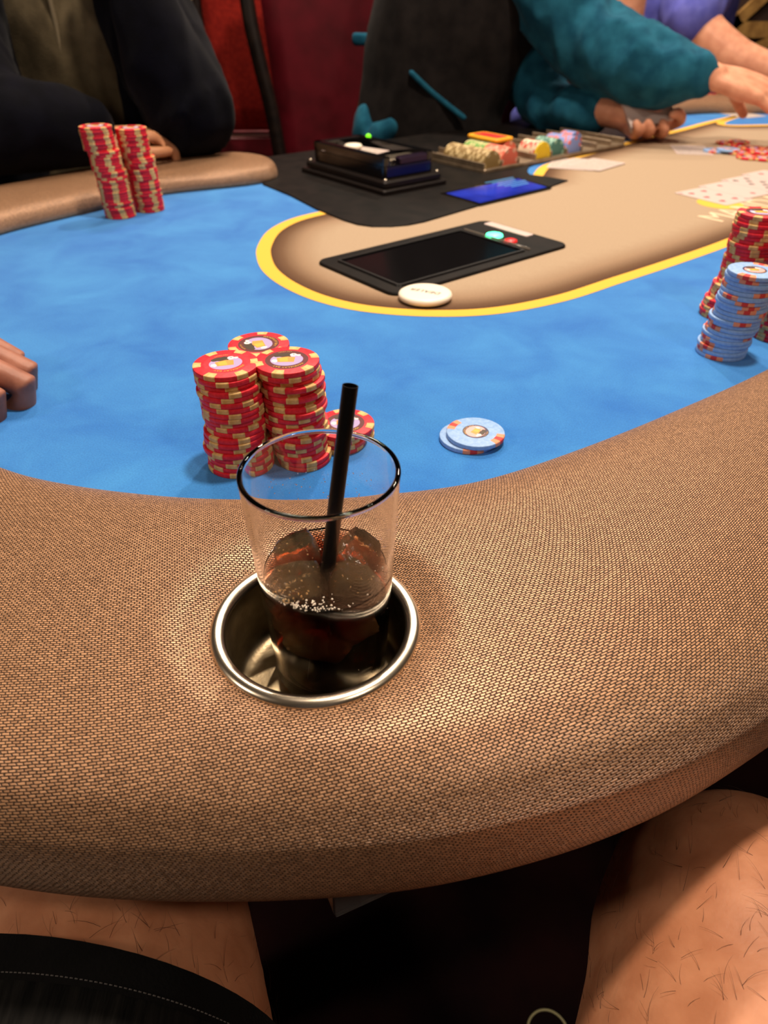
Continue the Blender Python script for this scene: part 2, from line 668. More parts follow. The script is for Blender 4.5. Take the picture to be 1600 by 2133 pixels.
# even spacing
L = [0.0]
for a, b in zip(path[:-1], path[1:]):
    L.append(L[-1] + (b - a).length)
NP = 900
even, j = [], 0
for i in range(NP + 1):
    s = L[-1] * i / NP
    while j < len(L) - 2 and L[j + 1] < s:
        j += 1
    t_ = (s - L[j]) / max(L[j + 1] - L[j], 1e-9)
    even.append(path[j].lerp(path[j + 1], t_))
for _ in range(12):
    even = [even[0]] + [(even[i - 1] + even[i] * 2 + even[i + 1]) / 4 for i in range(1, NP)] + [even[-1]]
DS = L[-1] / NP

prof = [(2, -3), (-2, 4), (-1, 11), (3, 17), (9, 21), (18, 24), (30, 26), (45, 27), (62, 27.5), (80, 27.5), (98, 27), (116, 26.5), (134, 25.2), (152, 22.8), (167, 19.8), (178, 15.5), (186.5, 9), (192, 0), (195.5, -9), (196, -24), (195, -39), (191.5, -52), (183, -61), (168, -66), (150, -68)]
prof = [tuple(p) for p in catmull([Vector((a, b, 0)) for a, b in prof], 3)]
prof = [(p[0], p[1]) for p in prof]
# finer rows across the flat top
CUP = Vector((-30.0, 222.0, 18.0))     # centre of the metal cup's lip
CUP_R = 42.5
vl = [0.0]
for a, b in zip(prof[:-1], prof[1:]):
    vl.append(vl[-1] + math.hypot(b[0] - a[0], b[1] - a[1]))
rv, ruv = [], []
for i, p in enumerate(even):
    tg = (even[min(i + 1, NP)] - even[max(i - 1, 0)]).normalized()
    nrm = Vector((tg.y, -tg.x, 0))          # outward: the path runs counter-clockwise seen from above
    s_end = min(i, NP - i) * DS
    cnr = 0.0
    g_ = max(0.0, min(1.0, (p.x + 20) / 120)) if p.y < 700 else 1.0
    wk = (191 - 9 * g_ * g_ * (3 - 2 * g_)) / RAIL_W
    if s_end < 60:
        u = 1 - s_end / 60
        cnr = 60 * (1 - math.sqrt(max(0.0, 1 - u * u)))
    for q, (o_, z) in enumerate(prof):
        oo = (cnr + o_ * (RAIL_W - 2 * cnr) / RAIL_W) * wk
        zz = z - (7 * (1 - s_end / 14) ** 2 if s_end < 14 and z > 0 else 0)
        pt = p + nrm * oo
        d = math.hypot(pt.x - CUP.x, pt.y - CUP.y)
        if z > 10 and d < 64:
            g = max(0.0, min(1.0, (64 - d) / 20))
            zz -= (zz - 20.5) * (g * g * (3 - 2 * g))
        rv.append(Vector((pt.x, pt.y, zz)))
        ruv.append((i * DS, vl[q]))
NQ = len(prof)
# hole for the cup: pull the nearest ring of vertices to the hole's edge
hole = [z.z > 5 and math.hypot(z.x - CUP.x, z.y - CUP.y) < CUP_R for z in rv]
rf = []
for i in range(NP):
    for q in range(NQ - 1):
        f = (i * NQ + q, i * NQ + q + 1, (i + 1) * NQ + q + 1, (i + 1) * NQ + q)
        if all(hole[k] for k in f):
            continue
        rf.append(f)
for k, h_ in enumerate(hole):
    if h_:
        d = Vector((rv[k].x - CUP.x, rv[k].y - CUP.y))
        if d.length > 20:
            d = d.normalized() * CUP_R
            rv[k].x, rv[k].y = CUP.x + d.x, CUP.y + d.y
            rv[k].z = 18.0
rf.append(tuple(range(NQ)))
rf.append(tuple(NP * NQ + q for q in range(NQ))[::-1])
rail = obj('padded_armrest', world_mm(rv), rf, M_rail, table)
uvl = rail.data.uv_layers.new(name='UVMap')
for lp in rail.data.loops:
    uvl.data[lp.index].uv = ruv[lp.vertex_index]

# cloth
edge = []
for i in range(0, NP + 1, 4):
    tg = (even[min(i + 1, NP)] - even[max(i - 1, 0)]).normalized()
    edge.append((even[i].x + tg.y * 14, even[i].y - tg.x * 14))
poly = edge + [T(1480, 1120), T(575, 1120)]
v, f = prism(poly, -12, 0)
obj('blue_cloth', world_mm(v), f, M_blue, table, smooth=False)

# the board below, its apron and pedestals
bedge = []
for i in range(0, NP + 1, 6):
    tg = (even[min(i + 1, NP)] - even[max(i - 1, 0)]).normalized()
    bedge.append((even[i].x + tg.y * 160, even[i].y - tg.x * 160))
bedge += [T(1480, 1195), T(575, 1195)]
hole_d = CUP
v, f = prism(bedge, -76, -58)
obj('table_board', world_mm(v), f, M_tablewood, table, smooth=False)
dealer_edge = [T(560, 1110), T(1500, 1110), T(1500, 1196), T(560, 1196)]
v, f = prism(dealer_edge, -58, -1)
obj('dealer_ledge', world_mm(v), f, M_tablewood, table, smooth=False)
for a_ in (500, 1450):
    cx, cy = T(a_, 620)
    v, f = lathe([(0.0, -0.75), (0.27, -0.75), (0.27, -0.72), (0.14, -0.68), (0.13, -0.2), (0.2, -0.09), (0.2, -0.074), (0, -0.074)], 32)
    obj('pedestal', [(x + cx / 1000, y + cy / 1000, z + FELT) for x, y, z in v], f, M_tablewood, table, sharp=40)

# printed layout: yellow line and tan oval
yl_px_near = [(690, 436), (610, 455), (560, 480), (537, 512), (535, 538), (549, 567), (590, 598), (660, 628), (760, 650), (900, 660), (1040, 654), (1180, 627), (1300, 588), (1400, 555), (1500, 520), (1600, 482)]
yn = [at(x, y) for x, y in yl_px_near]
yn = [(yn[0][0] + 55, yn[0][1] + 40)] + yn
yf = [at(x, y) for x, y in [(1105, 372), (1112, 362), (1122, 350), (1140, 341), (1185, 328), (1300, 297), (1410, 270), (1480, 252), (1600, 226)]]
right_end = [T(1150, 405), T(1450, 405), T(1640, 440), T(1770, 545), T(1810, 670), T(1770, 800), T(1680, 890)]
line = catmull([Vector((p[0], p[1], 0)) for p in yn + right_end + yf[::-1]], 14)


def offset_line(ln, d):
    out = []
    for i, p in enumerate(ln):
        tg = (ln[min(i + 1, len(ln) - 1)] - ln[max(i - 1, 0)]).normalized()
        out.append(Vector((p.x - tg.y * d, p.y + tg.x * d, p.z)))
    return out


YW = 16.5
lo_, li_ = line, offset_line(line, YW)
v = [(p.x, p.y, 0.35) for p in lo_] + [(p.x, p.y, 0.35) for p in li_]
n_ = len(lo_)
f = [(i, i + 1, n_ + i + 1, n_ + i) for i in range(n_ - 1)]
obj('yellow_border_line', world_mm(v), f, M_yellow, table, smooth=False)

# tan centre with its airbrushed brown border (distance to the line stored per vertex)
bd = [(p.x, p.y) for p in offset_line(line, YW - 1)][::2]
nb = len(bd)
xs = [p[0] for p in bd]
ys = [p[1] for p in bd]
pts = [Vector(p) for p in bd]


def inside(x, y):
    c = False
    j_ = nb - 1
    for i_ in range(nb):
        if (bd[i_][1] > y) != (bd[j_][1] > y) and x < (bd[j_][0] - bd[i_][0]) * (y - bd[i_][1]) / (bd[j_][1] - bd[i_][1]) + bd[i_][0]:
            c = not c
        j_ = i_
    return c


import numpy as np
B = np.array(bd)


def bdist(x, y):
    a, b = B[:-1], B[1:]
    ab = b - a
    tt = np.clip(((np.array([x, y]) - a) * ab).sum(1) / np.maximum((ab * ab).sum(1), 1e-9), 0, 1)
    q = a + ab * tt[:, None] - np.array([x, y])
    return math.sqrt(float((q * q).sum(1).min()))


gx = min(xs)
while gx < max(xs):
    gy = min(ys)
    while gy < max(ys):
        if inside(gx, gy) and bdist(gx, gy) > 7:
            pts.append(Vector((gx, gy)))
        gy += 15
    gx += 15
r = delaunay_2d_cdt(pts, [], [list(range(nb))], 1, 1e-6)
tv = [(p.x, p.y, 0.2) for p in r[0]]
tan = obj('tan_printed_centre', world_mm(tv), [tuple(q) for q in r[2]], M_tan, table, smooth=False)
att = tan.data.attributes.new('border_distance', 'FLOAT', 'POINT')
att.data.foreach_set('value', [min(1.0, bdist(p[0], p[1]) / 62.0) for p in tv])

# lettering printed on the cloth
def print_text(text, size, cx, cy, name, m, z=0.5):
    v, f = words_flat(text, size, 0, bold=0.012)
    v, f = moved((v, f), (cx, cy, z), ANG)
    return obj(name, world_mm(v), f, m, table, smooth=False)


tx, ty = at(1504, 463)
ux, uy = at(1464, 446)
hgt = math.hypot(ux - tx, uy - ty)
wv = words_flat('MANDALAY BAY', 52)
wid = max(p[0] for p in wv[0]) - min(p[0] for p in wv[0])
print_text('MANDALAY BAY', 52, tx + AX * wid / 2, ty + AY * wid / 2, 'printed_lettering', M_cream_print)
print_text('RESORT AND CASINO', 24, tx + AX * (wid / 2) + AY * 34, ty + AY * (wid / 2) - AX * 34, 'printed_lettering', M_cream_print)
ex, ey = at(1500, 424)
v, f = lathe([(0, 0.0004), (0.031, 0.0004)], 32)
obj('printed_emblem', [(x + ex / 1000, y + ey / 1000, z + FELT) for x, y, z in v], f, M_yellow, table, smooth=False)

# black dealer panel
pp = [T(680, 1195), T(610, 1060)] + [at(*q) for q in ((548, 386), (604, 409), (660, 438), (715, 461), (745, 470), (775, 474), (815, 474), (850, 471), (885, 464), (1000, 430), (1150, 390), (1183, 378), (1135, 370), (1104, 366), (1098, 358), (1102, 349), (1130, 338), (1180, 324), (1290, 295), (1330, 284))] + [T(1480, 1100), T(1480, 1195)]
v, f = prism(pp, 0.1, 2.2, 0.8)
obj('dealer_panel', world_mm(v), f, M_panel, table, smooth=False)

# blue lit display let into the panel
dc = [at(*q, 2.5) for q in ((917, 403), (1000, 427), (1150, 391), (1080, 370))]
v, f = prism(inset(dc[::1], -5) if False else dc, 1.5, 3.0, 0.4)
dis = obj('display_screen', world_mm(v), f, M_black_gloss, table, smooth=False)
M_disp = mat('blue_lit_screen', rgb(20, 30, 120), 0.15)
t = NT(M_disp)
tc = t.n('ShaderNodeTexCoord')
nz = t.n('ShaderNodeTexNoise', i_Scale=14.0, i_Detail=2.0)
t.l(tc.outputs['Object'], nz.inputs['Vector'])
cr = t.n('ShaderNodeValToRGB')
cr.color_ramp.elements[0].position, cr.color_ramp.elements[1].position = 0.35, 0.75
cr.color_ramp.elements[0].color, cr.color_ramp.elements[1].color = rgb(14, 18, 96), rgb(52, 78, 214)
t.l(nz.outputs['Fac'], cr.inputs[0])
t.l(cr.outputs[0], t.b.inputs['Emission Color'])
t.b.inputs['Emission Strength'].default_value = 0.75
dci = inset(dc if sum(dc[i][0] * dc[(i + 1) % 4][1] - dc[(i + 1) % 4][0] * dc[i][1] for i in range(4)) > 0 else dc[::-1], 6)
v = [(x, y, 3.15) for x, y in dci]
obj('lit_picture', world_mm(v), [(0, 1, 2, 3)], M_disp, dis, smooth=False)
M_line = mat('cyan_screen_lines', rgb(70, 130, 190), 0.3, Emission_Color=rgb(90, 170, 200), Emission_Strength=0.35)
dx, dy = at(1062, 385)
rows = []
for k in range(6):
    rows.append(moved(box(62 - (k % 3) * 12, 3.2, 0.1), T(0, 0) + (0,), 0))
lv = []
for k, b_ in enumerate(rows):
    x_, y_ = dx - AY * (22 - k * 8.5), dy + AX * (22 - k * 8.5)
    lv.append(moved(b_, (x_, y_, 3.2), ANG))
v, f = join(*lv)
obj('screen_text_rows', world_mm(v), f, M_line, dis, smooth=False)

# player's touch screen unit in the tan cloth
uc = [at(*q, 2) for q in ((652, 540), (810, 614), (1195, 515), (995, 457))]
o0 = Vector(uc[1])
ua = (Vector(uc[2]) - o0)
un_ = (Vector(uc[0]) - o0)
UA, UN = 266.0, 139.0
ucx, ucy = (o0 + ua / 2 + un_ / 2)
uang = ANG
unit = lambda vf, cx=0, cy=0, z=0: world_mm(moved((moved(vf, (cx, cy, z))[0], vf[1]), (ucx, ucy, 0), uang)[0])
v, f = prism(rrect(UA, UN, 14, 6), 0.2, 3.2, 1.2)
su = obj('touch_screen_unit', unit((v, f)), f, M_panel, table, smooth=False)
# raised bezel ring around the glass
sw, sh, scx, scy = 182.0, 100.0, -22.0, -2.0
ob, ib = rrect(sw + 8, sh + 8, 5, 5), rrect(sw, sh, 3, 5)
nr = len(ob)
v = [(x, y, 3.2) for x, y in ob] + [(x, y, 5.2) for x, y in inset(ob, 1.2)] + [(x, y, 5.2) for x, y in ib] + [(x, y, 3.6) for x, y in ib]
f = []
for k in range(3):
    for i in range(nr):
        j = (i + 1) % nr
        f.append((k * nr + i, k * nr + j, (k + 1) * nr + j, (k + 1) * nr + i))
obj('screen_bezel', unit((v, f), scx, scy), f, M_black, su, smooth=False)
v, f = prism(ib, 3.3, 3.7)
obj('screen_glass', unit((v, f), scx, scy), f, M_black_gloss, su, smooth=False)
v, f = tube([(0, -sh / 2 - 2, 0, 1.6), (0, sh / 2 + 2, 0, 1.6)], 10)
obj('clear_edge_strip', unit((v, f), scx + sw / 2 + 9, scy, 4.0), f, mat('clear_plastic_strip', rgb(150, 140, 130), 0.1, Transmission_Weight=0.6), su)
v, f = prism(rrect(14, 72, 3, 4), 0, 1.2, 0.3)
obj('white_paper_strip', unit((v, f), UA / 2 - 12, 18, 3.2), f, M_card, su, smooth=False)
M_green = mat('green_lit_button', rgb(40, 220, 140), 0.3, Emission_Color=(0.08, 1.0, 0.42, 1), Emission_Strength=5.0)
M_redled = mat('red_lit_button', rgb(200, 30, 30), 0.3, Emission_Color=(1.0, 0.03, 0.03, 1), Emission_Strength=0.55)


def on_unit(px, py, z):
    p = Vector(at(px, py, z)) - Vector((ucx, ucy))
    return (p.x * math.cos(-uang) - p.y * math.sin(-uang), p.x * math.sin(-uang) + p.y * math.cos(-uang))


for nm, px, py, r_, m in (('green_lit_button', 1030, 488, 10.5, M_green), ('red_lit_button', 1064, 500, 8.0, M_redled)):
    x_, y_ = on_unit(px, py, 5)
    v, f = lathe([(0, 6.4), (r_ * 0.6, 6.2), (r_ * 0.92, 5.2), (r_, 3.2), (0, 3.2)][::-1], 24)
    obj(nm, unit((v, f), x_, y_), f, m, su)

# metal cup set into the armrest
lip = []
for k in range(14):
    a = math.pi * (1.15 - 1.35 * k / 13)
    lip.append((40.7 + 2.2 + 3.2 * math.cos(a + 0.0), 17.2 + 3.4 * math.sin(a)))
lip = [(46.2, 18.0)] + [(43.0 + 3.5 * math.cos(math.radians(d)), 20.2 + 3.0 * math.sin(math.radians(d))) for d in range(-20, 201, 16)]
v, f = lathe([(r_ / 1000, z / 1000) for r_, z in lip], 96)
cup_off = W(CUP.x, CUP.y, 0)
cuplip = obj('cup_lip', [Vector(p) + cup_off for p in v], f, M_chrome, table)
v, f = lathe([(r_ / 1000, z / 1000) for r_, z in ((39.8, 19.3), (39.8, 10), (40.0, 0), (39.6, -8), (38.4, -12.2), (36, -14.4), (32, -15), (20, -15), (0, -15))], 96)
cupwell = obj('cup_well', [Vector(p) + cup_off for p in v], f, M_steel_in, cuplip)

# clear acrylic pocket under the table's edge
hx, hy = at(960, 1872, -112)
M_acr = mat('clear_acrylic', rgb(220, 220, 220), 0.08, Transmission_Weight=0.92, IOR=1.45)
v, f = join(moved(box(74, 3, 46, 0.4), (0, 0, 0)), moved(box(74, 40, 3, 0.4), (0, 20, 0)), moved(box(3, 40, 46, 0.4), (-36, 20, 0)), moved(box(3, 40, 46, 0.4), (36, 20, 0)))
v, f = moved((v, f), (hx - 28, hy + 12, -122), math.radians(24))
obj('acrylic_pocket', world_mm(v), f, M_acr, table, smooth=False)

# ------------------------------------------------------------------ poker chips
CR, CH = 19.5, 3.3
v, f = lathe([(0, 0), (18.7 / 1000, 0), (19.3 / 1000, 0.00022), (CR / 1000, 0.0007), (CR / 1000, 0.0026), (19.3 / 1000, 0.00308), (18.7 / 1000, CH / 1000), (0, CH / 1000)], 40)
CHIP = {}
for nm, m in (('red', M_red), ('blue', M_chipblue)):
    me = bpy.data.meshes.new('poker_chip')
    me.from_pydata(v, [], f)
    me.materials.append(m)
    me.polygons.foreach_set('use_smooth', [True] * len(me.polygons))
    me.update()
    me.set_sharp_from_angle(angle=math.radians(35))
    CHIP[nm] = me


def spot_shell(a0, a1, depth, grow=0.05, n=4):
    """the wedge-shaped insert seen on the rim: top, side and bottom faces a hair proud"""
    pr_ = [(CR - depth, -grow), (18.75, -grow), (19.35, 0.2 - grow), (CR + grow, 0.7), (CR + grow, 2.6), (19.35, 3.1 + grow), (18.75, CH + grow), (CR - depth, CH + grow)]
    vs, fs = [], []
    for k in range(n + 1):
        a = math.radians(a0 + (a1 - a0) * k / n)
        vs += [(r_ * math.cos(a) / 1000, r_ * math.sin(a) / 1000, z / 1000) for r_, z in pr_]
    q = len(pr_)
    for k in range(n):
        for i in range(q - 1):
            fs.append((k * q + i, (k + 1) * q + i, (k + 1) * q + i + 1, k * q + i + 1))
    return vs, fs


def spot_mesh(segs):
    V, Fs, I, ms = [], [], [], []
    for a0, a1, d, m in segs:
        v_, f_ = spot_shell(a0, a1, d)
        k = len(V)
        V += v_
        Fs += [tuple(i + k for i in q) for q in f_]
        if m not in ms:
            ms.append(m)
        I += [ms.index(m)] * len(f_)
    me = bpy.data.meshes.new('edge_spot')
    me.from_pydata(V, [], Fs)
    for m in ms:
        me.materials.append(m)
    me.polygons.foreach_set('material_index', I)
    me.update()
    return me


SPOT_RED = spot_mesh([(-11, 11, 4.9, M_chipcream)])
SPOT_BLUE = spot_mesh([(-21, -7, 5.4, M_salmon), (-7, 7, 5.4, M_redspot), (7, 21, 5.4, M_salmon)])
SPOT_RED_ALL = spot_mesh([(60 * k - 11, 60 * k + 11, 4.9, M_chipcream) for k in range(6)])
SPOT_BLUE_ALL = spot_mesh([(180 * k + a - 7, 180 * k + a + 7, 5.4, m) for k in range(2) for a, m in ((-14, M_salmon), (0, M_redspot), (14, M_salmon))])


def blob_poly(cx, cy, rx, ry, n=14, wob=0.15, seed=0):
    rr = random.Random(seed)
    return [(cx + rx * (1 + rr.uniform(-wob, wob)) * math.cos(2 * math.pi * i / n), cy + ry * (1 + rr.uniform(-wob, wob)) * math.sin(2 * math.pi * i / n)) for i in range(n)]


def inlay_meshes(ring_m, scene_m, dark_ring=True):
    """flat printed centre: ring, scene with a building, foliage and a white bird"""
    R1, R2 = (13.0, 9.4) if dark_ring else (8.8, 7.2)
    s = R1 / 13.0
    layers = [([(R1 * math.cos(2 * math.pi * i / 40), R1 * math.sin(2 * math.pi * i / 40)) for i in range(40)], ring_m),
              ([(R2 * 1.05 * math.cos(2 * math.pi * i / 32), R2 * 0.92 * math.sin(2 * math.pi * i / 32)) for i in range(32)], scene_m),
              (blob_poly(-1.0 * s, 6.6 * s, 6.2 * s, 3.0 * s, 18, 0.22, 3), M_dark_ink),
              ([(-5.6 * s, -2.6 * s), (3.8 * s, -4.2 * s), (5.4 * s, 2.2 * s), (1.0 * s, 4.0 * s), (-5.8 * s, 3.4 * s)], M_orange_ink),
              ([(-4.2 * s, -2.2 * s), (0.4 * s, -3.0 * s), (0.8 * s, 3.0 * s), (-4.2 * s, 2.8 * s)], M_gold_ink),
              (blob_poly(4.6 * s, 5.6 * s, 2.1 * s, 2.3 * s, 14, 0.12, 5), M_white_ink),
              (blob_poly(7.4 * s, 4.8 * s, 1.9 * s, 1.3 * s, 12, 0.25, 8), M_white_ink),
              (blob_poly(-7.4 * s, -0.6 * s, 1.8 * s, 2.2 * s, 12, 0.2, 9), M_white_ink),
              (blob_poly(4.9 * s, 5.9 * s, 0.5 * s, 0.5 * s, 8, 0.0, 5), M_dark_ink)]
    V, Fs, I, ms = [], [], [], []
    for k, (pl, m) in enumerate(layers):
        z = CH + 0.03 + 0.012 * k
        b0 = len(V)
        V += [(-x / 1000, -y / 1000, z / 1000) for x, y in pl]
        Fs.append(tuple(range(b0, b0 + len(pl))))
        if m not in ms:
            ms.append(m)
        I.append(ms.index(m))
    me = bpy.data.meshes.new('printed_inlay')
    me.from_pydata(V, [], Fs)
    for m in ms:
        me.materials.append(m)
    me.polygons.foreach_set('material_index', I)
    me.update()
    v_, f_ = join(words_arc('MANDALAY BAY', 2.5 if dark_ring else 1.9, 11.2 if dark_ring else 7.6, 90, 0), words_arc('LAS VEGAS', 1.6 if dark_ring else 1.3, 11.2 if dark_ring else 7.7, -90, 0, inward=True))
    tm = bpy.data.meshes.new('inlay_lettering')
    tm.from_pydata([(x / 1000, y / 1000, (CH + 0.16) / 1000) for x, y, z in v_], [], f_)
    tm.materials.append(M_gold_ink)
    tm.update()
    return me, tm


INLAY_DARK = inlay_meshes(M_maroon_ink, M_lav_ink)
INLAY_RED = inlay_meshes(M_red, M_lav_ink)
INLAY_BLUE = inlay_meshes(M_navy_ink, mat('pink_ink', rgb(232, 170, 168), 0.45), dark_ring=False)


def chip(kind, x, y, z, rz, label, group, spots=True, inlay=None, tilt=None, rows=None):
    """one poker chip; x,y,z in mm: centre of its underside"""
    o = bpy.data.objects.new('poker_chip', CHIP[kind])
    COL.objects.link(o)
    o.location = W(x, y, z)
    o.rotation_euler = (tilt[0] if tilt else 0, tilt[1] if tilt else 0, rz)
    tag(o, label, 'chip', group)
    if spots == 'each':
        for k in range(6 if kind == 'red' else 2):
            c = bpy.data.objects.new('edge_spot', SPOT_RED if kind == 'red' else SPOT_BLUE)
            COL.objects.link(c)
            c.parent = o
            c.rotation_euler = (0, 0, k * (math.pi / 3 if kind == 'red' else math.pi))
    elif spots:
        c = bpy.data.objects.new('edge_spots', SPOT_RED_ALL if kind == 'red' else SPOT_BLUE_ALL)
        COL.objects.link(c)
        c.parent = o
    if inlay:
        c = bpy.data.objects.new('printed_inlay', inlay[0])
        COL.objects.link(c)
        c.parent = o
        c.rotation_euler = (0, 0, -rz + inlay[2])
        g = bpy.data.objects.new('inlay_lettering', inlay[1])
        COL.objects.link(g)
        g.parent = c
    return o


def ordinal(k):
    if 10 <= k % 100 <= 20:
        return f'{k}th'
    return f"{k}{ {1: 'st', 2: 'nd', 3: 'rd'}.get(k % 10, 'th')}"


def stack(kind, base, n, where, group, lean=(0, 0), jit=1.1, spots='each', inlay=None, steps=None, rz0=0.0, top_rz=None, seed=1, runs=None):
    rr = random.Random(seed)
    ang = rr.uniform(0, 6.28)
    for k in range(n):
        dx = dy = 0.0
        for h, sx, sy in (steps or []):
            if k >= h:
                dx += sx
                dy += sy
        if rr.random() < (runs or 1.0):
            ang = rr.uniform(0, 6.28)
        x = base[0] + lean[0] * k / max(n - 1, 1) + dx + rr.uniform(-jit, jit)
        y = base[1] + lean[1] * k / max(n - 1, 1) + dy + rr.uniform(-jit, jit)
        fromtop = n - k
        colour = 'red chip with cream spots' if kind == 'red' else 'pale blue chip with coral spots'
        if fromtop == 1:
            lab = f'{colour}, topmost of {where}'
        else:
            lab = f'{colour}, {ordinal(fromtop)} from top of {where}'
        top = fromtop == 1
        a = top_rz if (top and top_rz is not None) else ang + rr.uniform(-0.12, 0.12)
        chip(kind, x, y, k * CH * 1.004, a, lab, group, spots, inlay if top else None)


G_A = 'chips in the three stacks behind the glass'
stack('red', (-93.0, 385.5), 20, 'front stack away from straw', G_A, lean=(-1.5, 4.0), steps=[(8, 3.0, 1.5), (9, -2.0, 0)], inlay=(*INLAY_RED, math.radians(-155)), seed=11, top_rz=math.radians(10))
stack('red', (-54.3, 392.5), 20, 'front stack next to straw', G_A, lean=(-3.0, 5.0), jit=1.5, inlay=(*INLAY_DARK, math.radians(-168)), seed=5, top_rz=math.radians(20))
stack('red', (-80.0, 427.5), 19, 'stack behind the two front stacks', G_A, jit=1.2, inlay=(*INLAY_DARK, math.radians(-60)), seed=8, top_rz=math.radians(-30))
sx_, sy_ = at(717, 888, 10)
stack('red', (sx_, sy_), 4, 'short stack behind the straw', 'chips in the short stack behind the straw', jit=1.2, inlay=(*INLAY_DARK, math.radians(182)), seed=4)
bx_, by_ = at(991, 898.6, 6.6)
chip('blue', bx_ - 4.6, by_ + 0.5, 0, math.radians(95), 'pale blue poker chip underneath its twin on the open blue cloth', 'loose pair of pale blue chips', 'each')
chip('blue', bx_, by_, 3.3, math.radians(147), 'pale blue poker chip on top of its twin on open blue cloth', 'loose pair of pale blue chips', 'each', (*INLAY_BLUE, math.radians(62)))
# stacks at the edge by the next player
stack('blue', (280.5, 555.5), 21, 'tall pale blue stack', 'chips in the pale blue stack', lean=(7, -3), jit=1.2, inlay=(*INLAY_BLUE, math.radians(180)), seed=21, top_rz=math.radians(230))
g1 = at(1502, 655, 0)
stack('red', g1, 27, 'red stack just behind pale blue stack', 'chips in red stacks behind the pale blue stack', lean=(3, 4), jit=0.9, inlay=(*INLAY_DARK, math.radians(176)), seed=31, steps=[(5, 4, 0), (9, 4, 0)], runs=0.5)
g2 = at(1612, 700, 0)
stack('red', g2, 25, 'red stack beside the pale blue stack', 'chips in red stacks behind the pale blue stack', lean=(0, 4), jit=0.9, inlay=(*INLAY_DARK, math.radians(176)), seed=33, runs=0.5)
# far pair by the navy jacket
h1 = at(252, 450, 0)
h2 = at(313, 437, 0)
stack('red', h1, 32, 'far stack left of its twin', 'chips in the two stacks by the navy jacket', lean=(-3, 0), jit=0.5, spots=True, inlay=(*INLAY_DARK, math.radians(176)), seed=41, runs=0.25, steps=[(17, -2, 0), (24, -4, 0)])
stack('red', h2, 30, 'far stack right of its twin', 'chips in the two stacks by the navy jacket', lean=(-3, 0), jit=0.5, spots=True, inlay=(*INLAY_DARK, math.radians(176)), seed=43, runs=0.2, steps=[(20, -3, 0)])

# the pot: a spread of red chips with two pale blue ones
for k, (px, py, z) in enumerate(((1488, 316, 0.6), (1512, 314, 3.9))):
    x_, y_ = at(px, py, z)
    chip('blue', x_ + (4 if k else 0), y_, z, 1.0 + k, ['pale blue poker chip half under another at the pot', 'pale blue poker chip lapping over its neighbour at the pot'][0 if k == 0 else 1], 'chips in the pot', True, (*INLAY_BLUE, 0.3))
pr_ = random.Random(3)
k = 0
for px, py in ((1512, 300), (1530, 303), (1548, 309), (1540, 322), (1560, 318), (1556, 330), (1572, 312), (1578, 326), (1592, 318), (1590, 334), (1604, 326), (1610, 314)):
    for lv_ in range(1 + (k % 3 == 1)):
        x_, y_ = at(px, py, 0)
        chip('red', x_ + lv_ * 7, y_ + lv_ * 5 + pr_.uniform(-4, 4), 0.5 + lv_ * 3.35 + (0.07 * (k % 5)), pr_.uniform(0, 6), 'red poker chip in the loose pot spread by the pale cards', 'red chips in the pot', True, (*INLAY_DARK, pr_.uniform(0, 6)), tilt=(0, 0))
    k += 1
# far player's heap
for i, (px, py, n) in enumerate(((1440, 226, 3), (1462, 222, 4), (1484, 224, 3), (1476, 210, 5), (1502, 216, 4))):
    x_, y_ = at(px, py, 0)
    for q in range(n):
        chip('red', x_ + pr_.uniform(-3, 3), y_ + pr_.uniform(-3, 3), 0.2 + q * 3.35, pr_.uniform(0, 6), 'red poker chip in the far heap beyond the dealer\'s hands', 'red chips in the far heap', True)

# dealer button
dbx, dby = at(886, 613, 5)
v, f = lathe([(r_ / 1000, z / 1000) for r_, z in ((0, 0), (23.5, 0), (25.6, 1.2), (26.2, 3.2), (25.6, 5.2), (23.6, 6.4), (21, 6.6), (0, 6.6))], 48)
db = obj('dealer_button', v, f, M_white, smooth=True, loc=W(dbx, dby, 1.2))
tag(db, 'round white dealer button at the edge of the tan print', 'button')
v, f = words_flat('DEALER', 8.4, 6.72, slant=0.2, bold=0.012)
v = [(x, y - 3.0, z) for x, y, z in v]
v, f = moved((v, f), (0, 0, 0), math.radians(153))
obj('lettering', mm(v), f, M_ink, db, smooth=False)

# ------------------------------------------------------------------ playing cards
CARD = prism(rrect(63, 88, 3.2, 4), 0, 0.35)
cme = bpy.data.meshes.new('playing_card')
cme.from_pydata(mm(CARD[0]), [], CARD[1])
cme.materials.append(M_card)
cme.update()
cbk = cme.copy()
cbk.materials.clear()
cbk.materials.append(M_card)
BACK = prism(rrect(55, 80, 2.5, 3), 0.35, 0.38)
bme = bpy.data.meshes.new('card_back_print')
bme.from_pydata(mm(BACK[0]), [], BACK[1])
bme.materials.append(M_cardback)
bme.update()
heart = [(0, -5), (4.2, -0.4), (4.8, 2.4), (3.6, 4.4), (1.6, 4.6), (0, 2.8), (-1.6, 4.6), (-3.6, 4.4), (-4.8, 2.4), (-4.2, -0.4)]
diamond = [(0, -5.5), (4, 0), (0, 5.5), (-4, 0)]
club = [(-1.6, -5), (1.6, -5), (0.7, -1.6), (2.2, -2.4), (4.6, -1.4), (4.6, 1.2), (2.4, 1.8), (2.6, 3.8), (1.2, 5.2), (-1.2, 5.2), (-2.6, 3.8), (-2.4, 1.8), (-4.6, 1.2), (-4.6, -1.4), (-2.2, -2.4), (-0.7, -1.6)]
PIP = {}
for nm, pl, m in (('heart', heart, M_pipred), ('diamond', diamond, M_pipred), ('club', club, M_pipblack)):
    me = bpy.data.meshes.new('pip')
    v, f = prism(pl, 0.34, 0.4)
    me.from_pydata(mm(v), [], f)
    me.materials.append(m)
    me.update()
    PIP[nm] = me
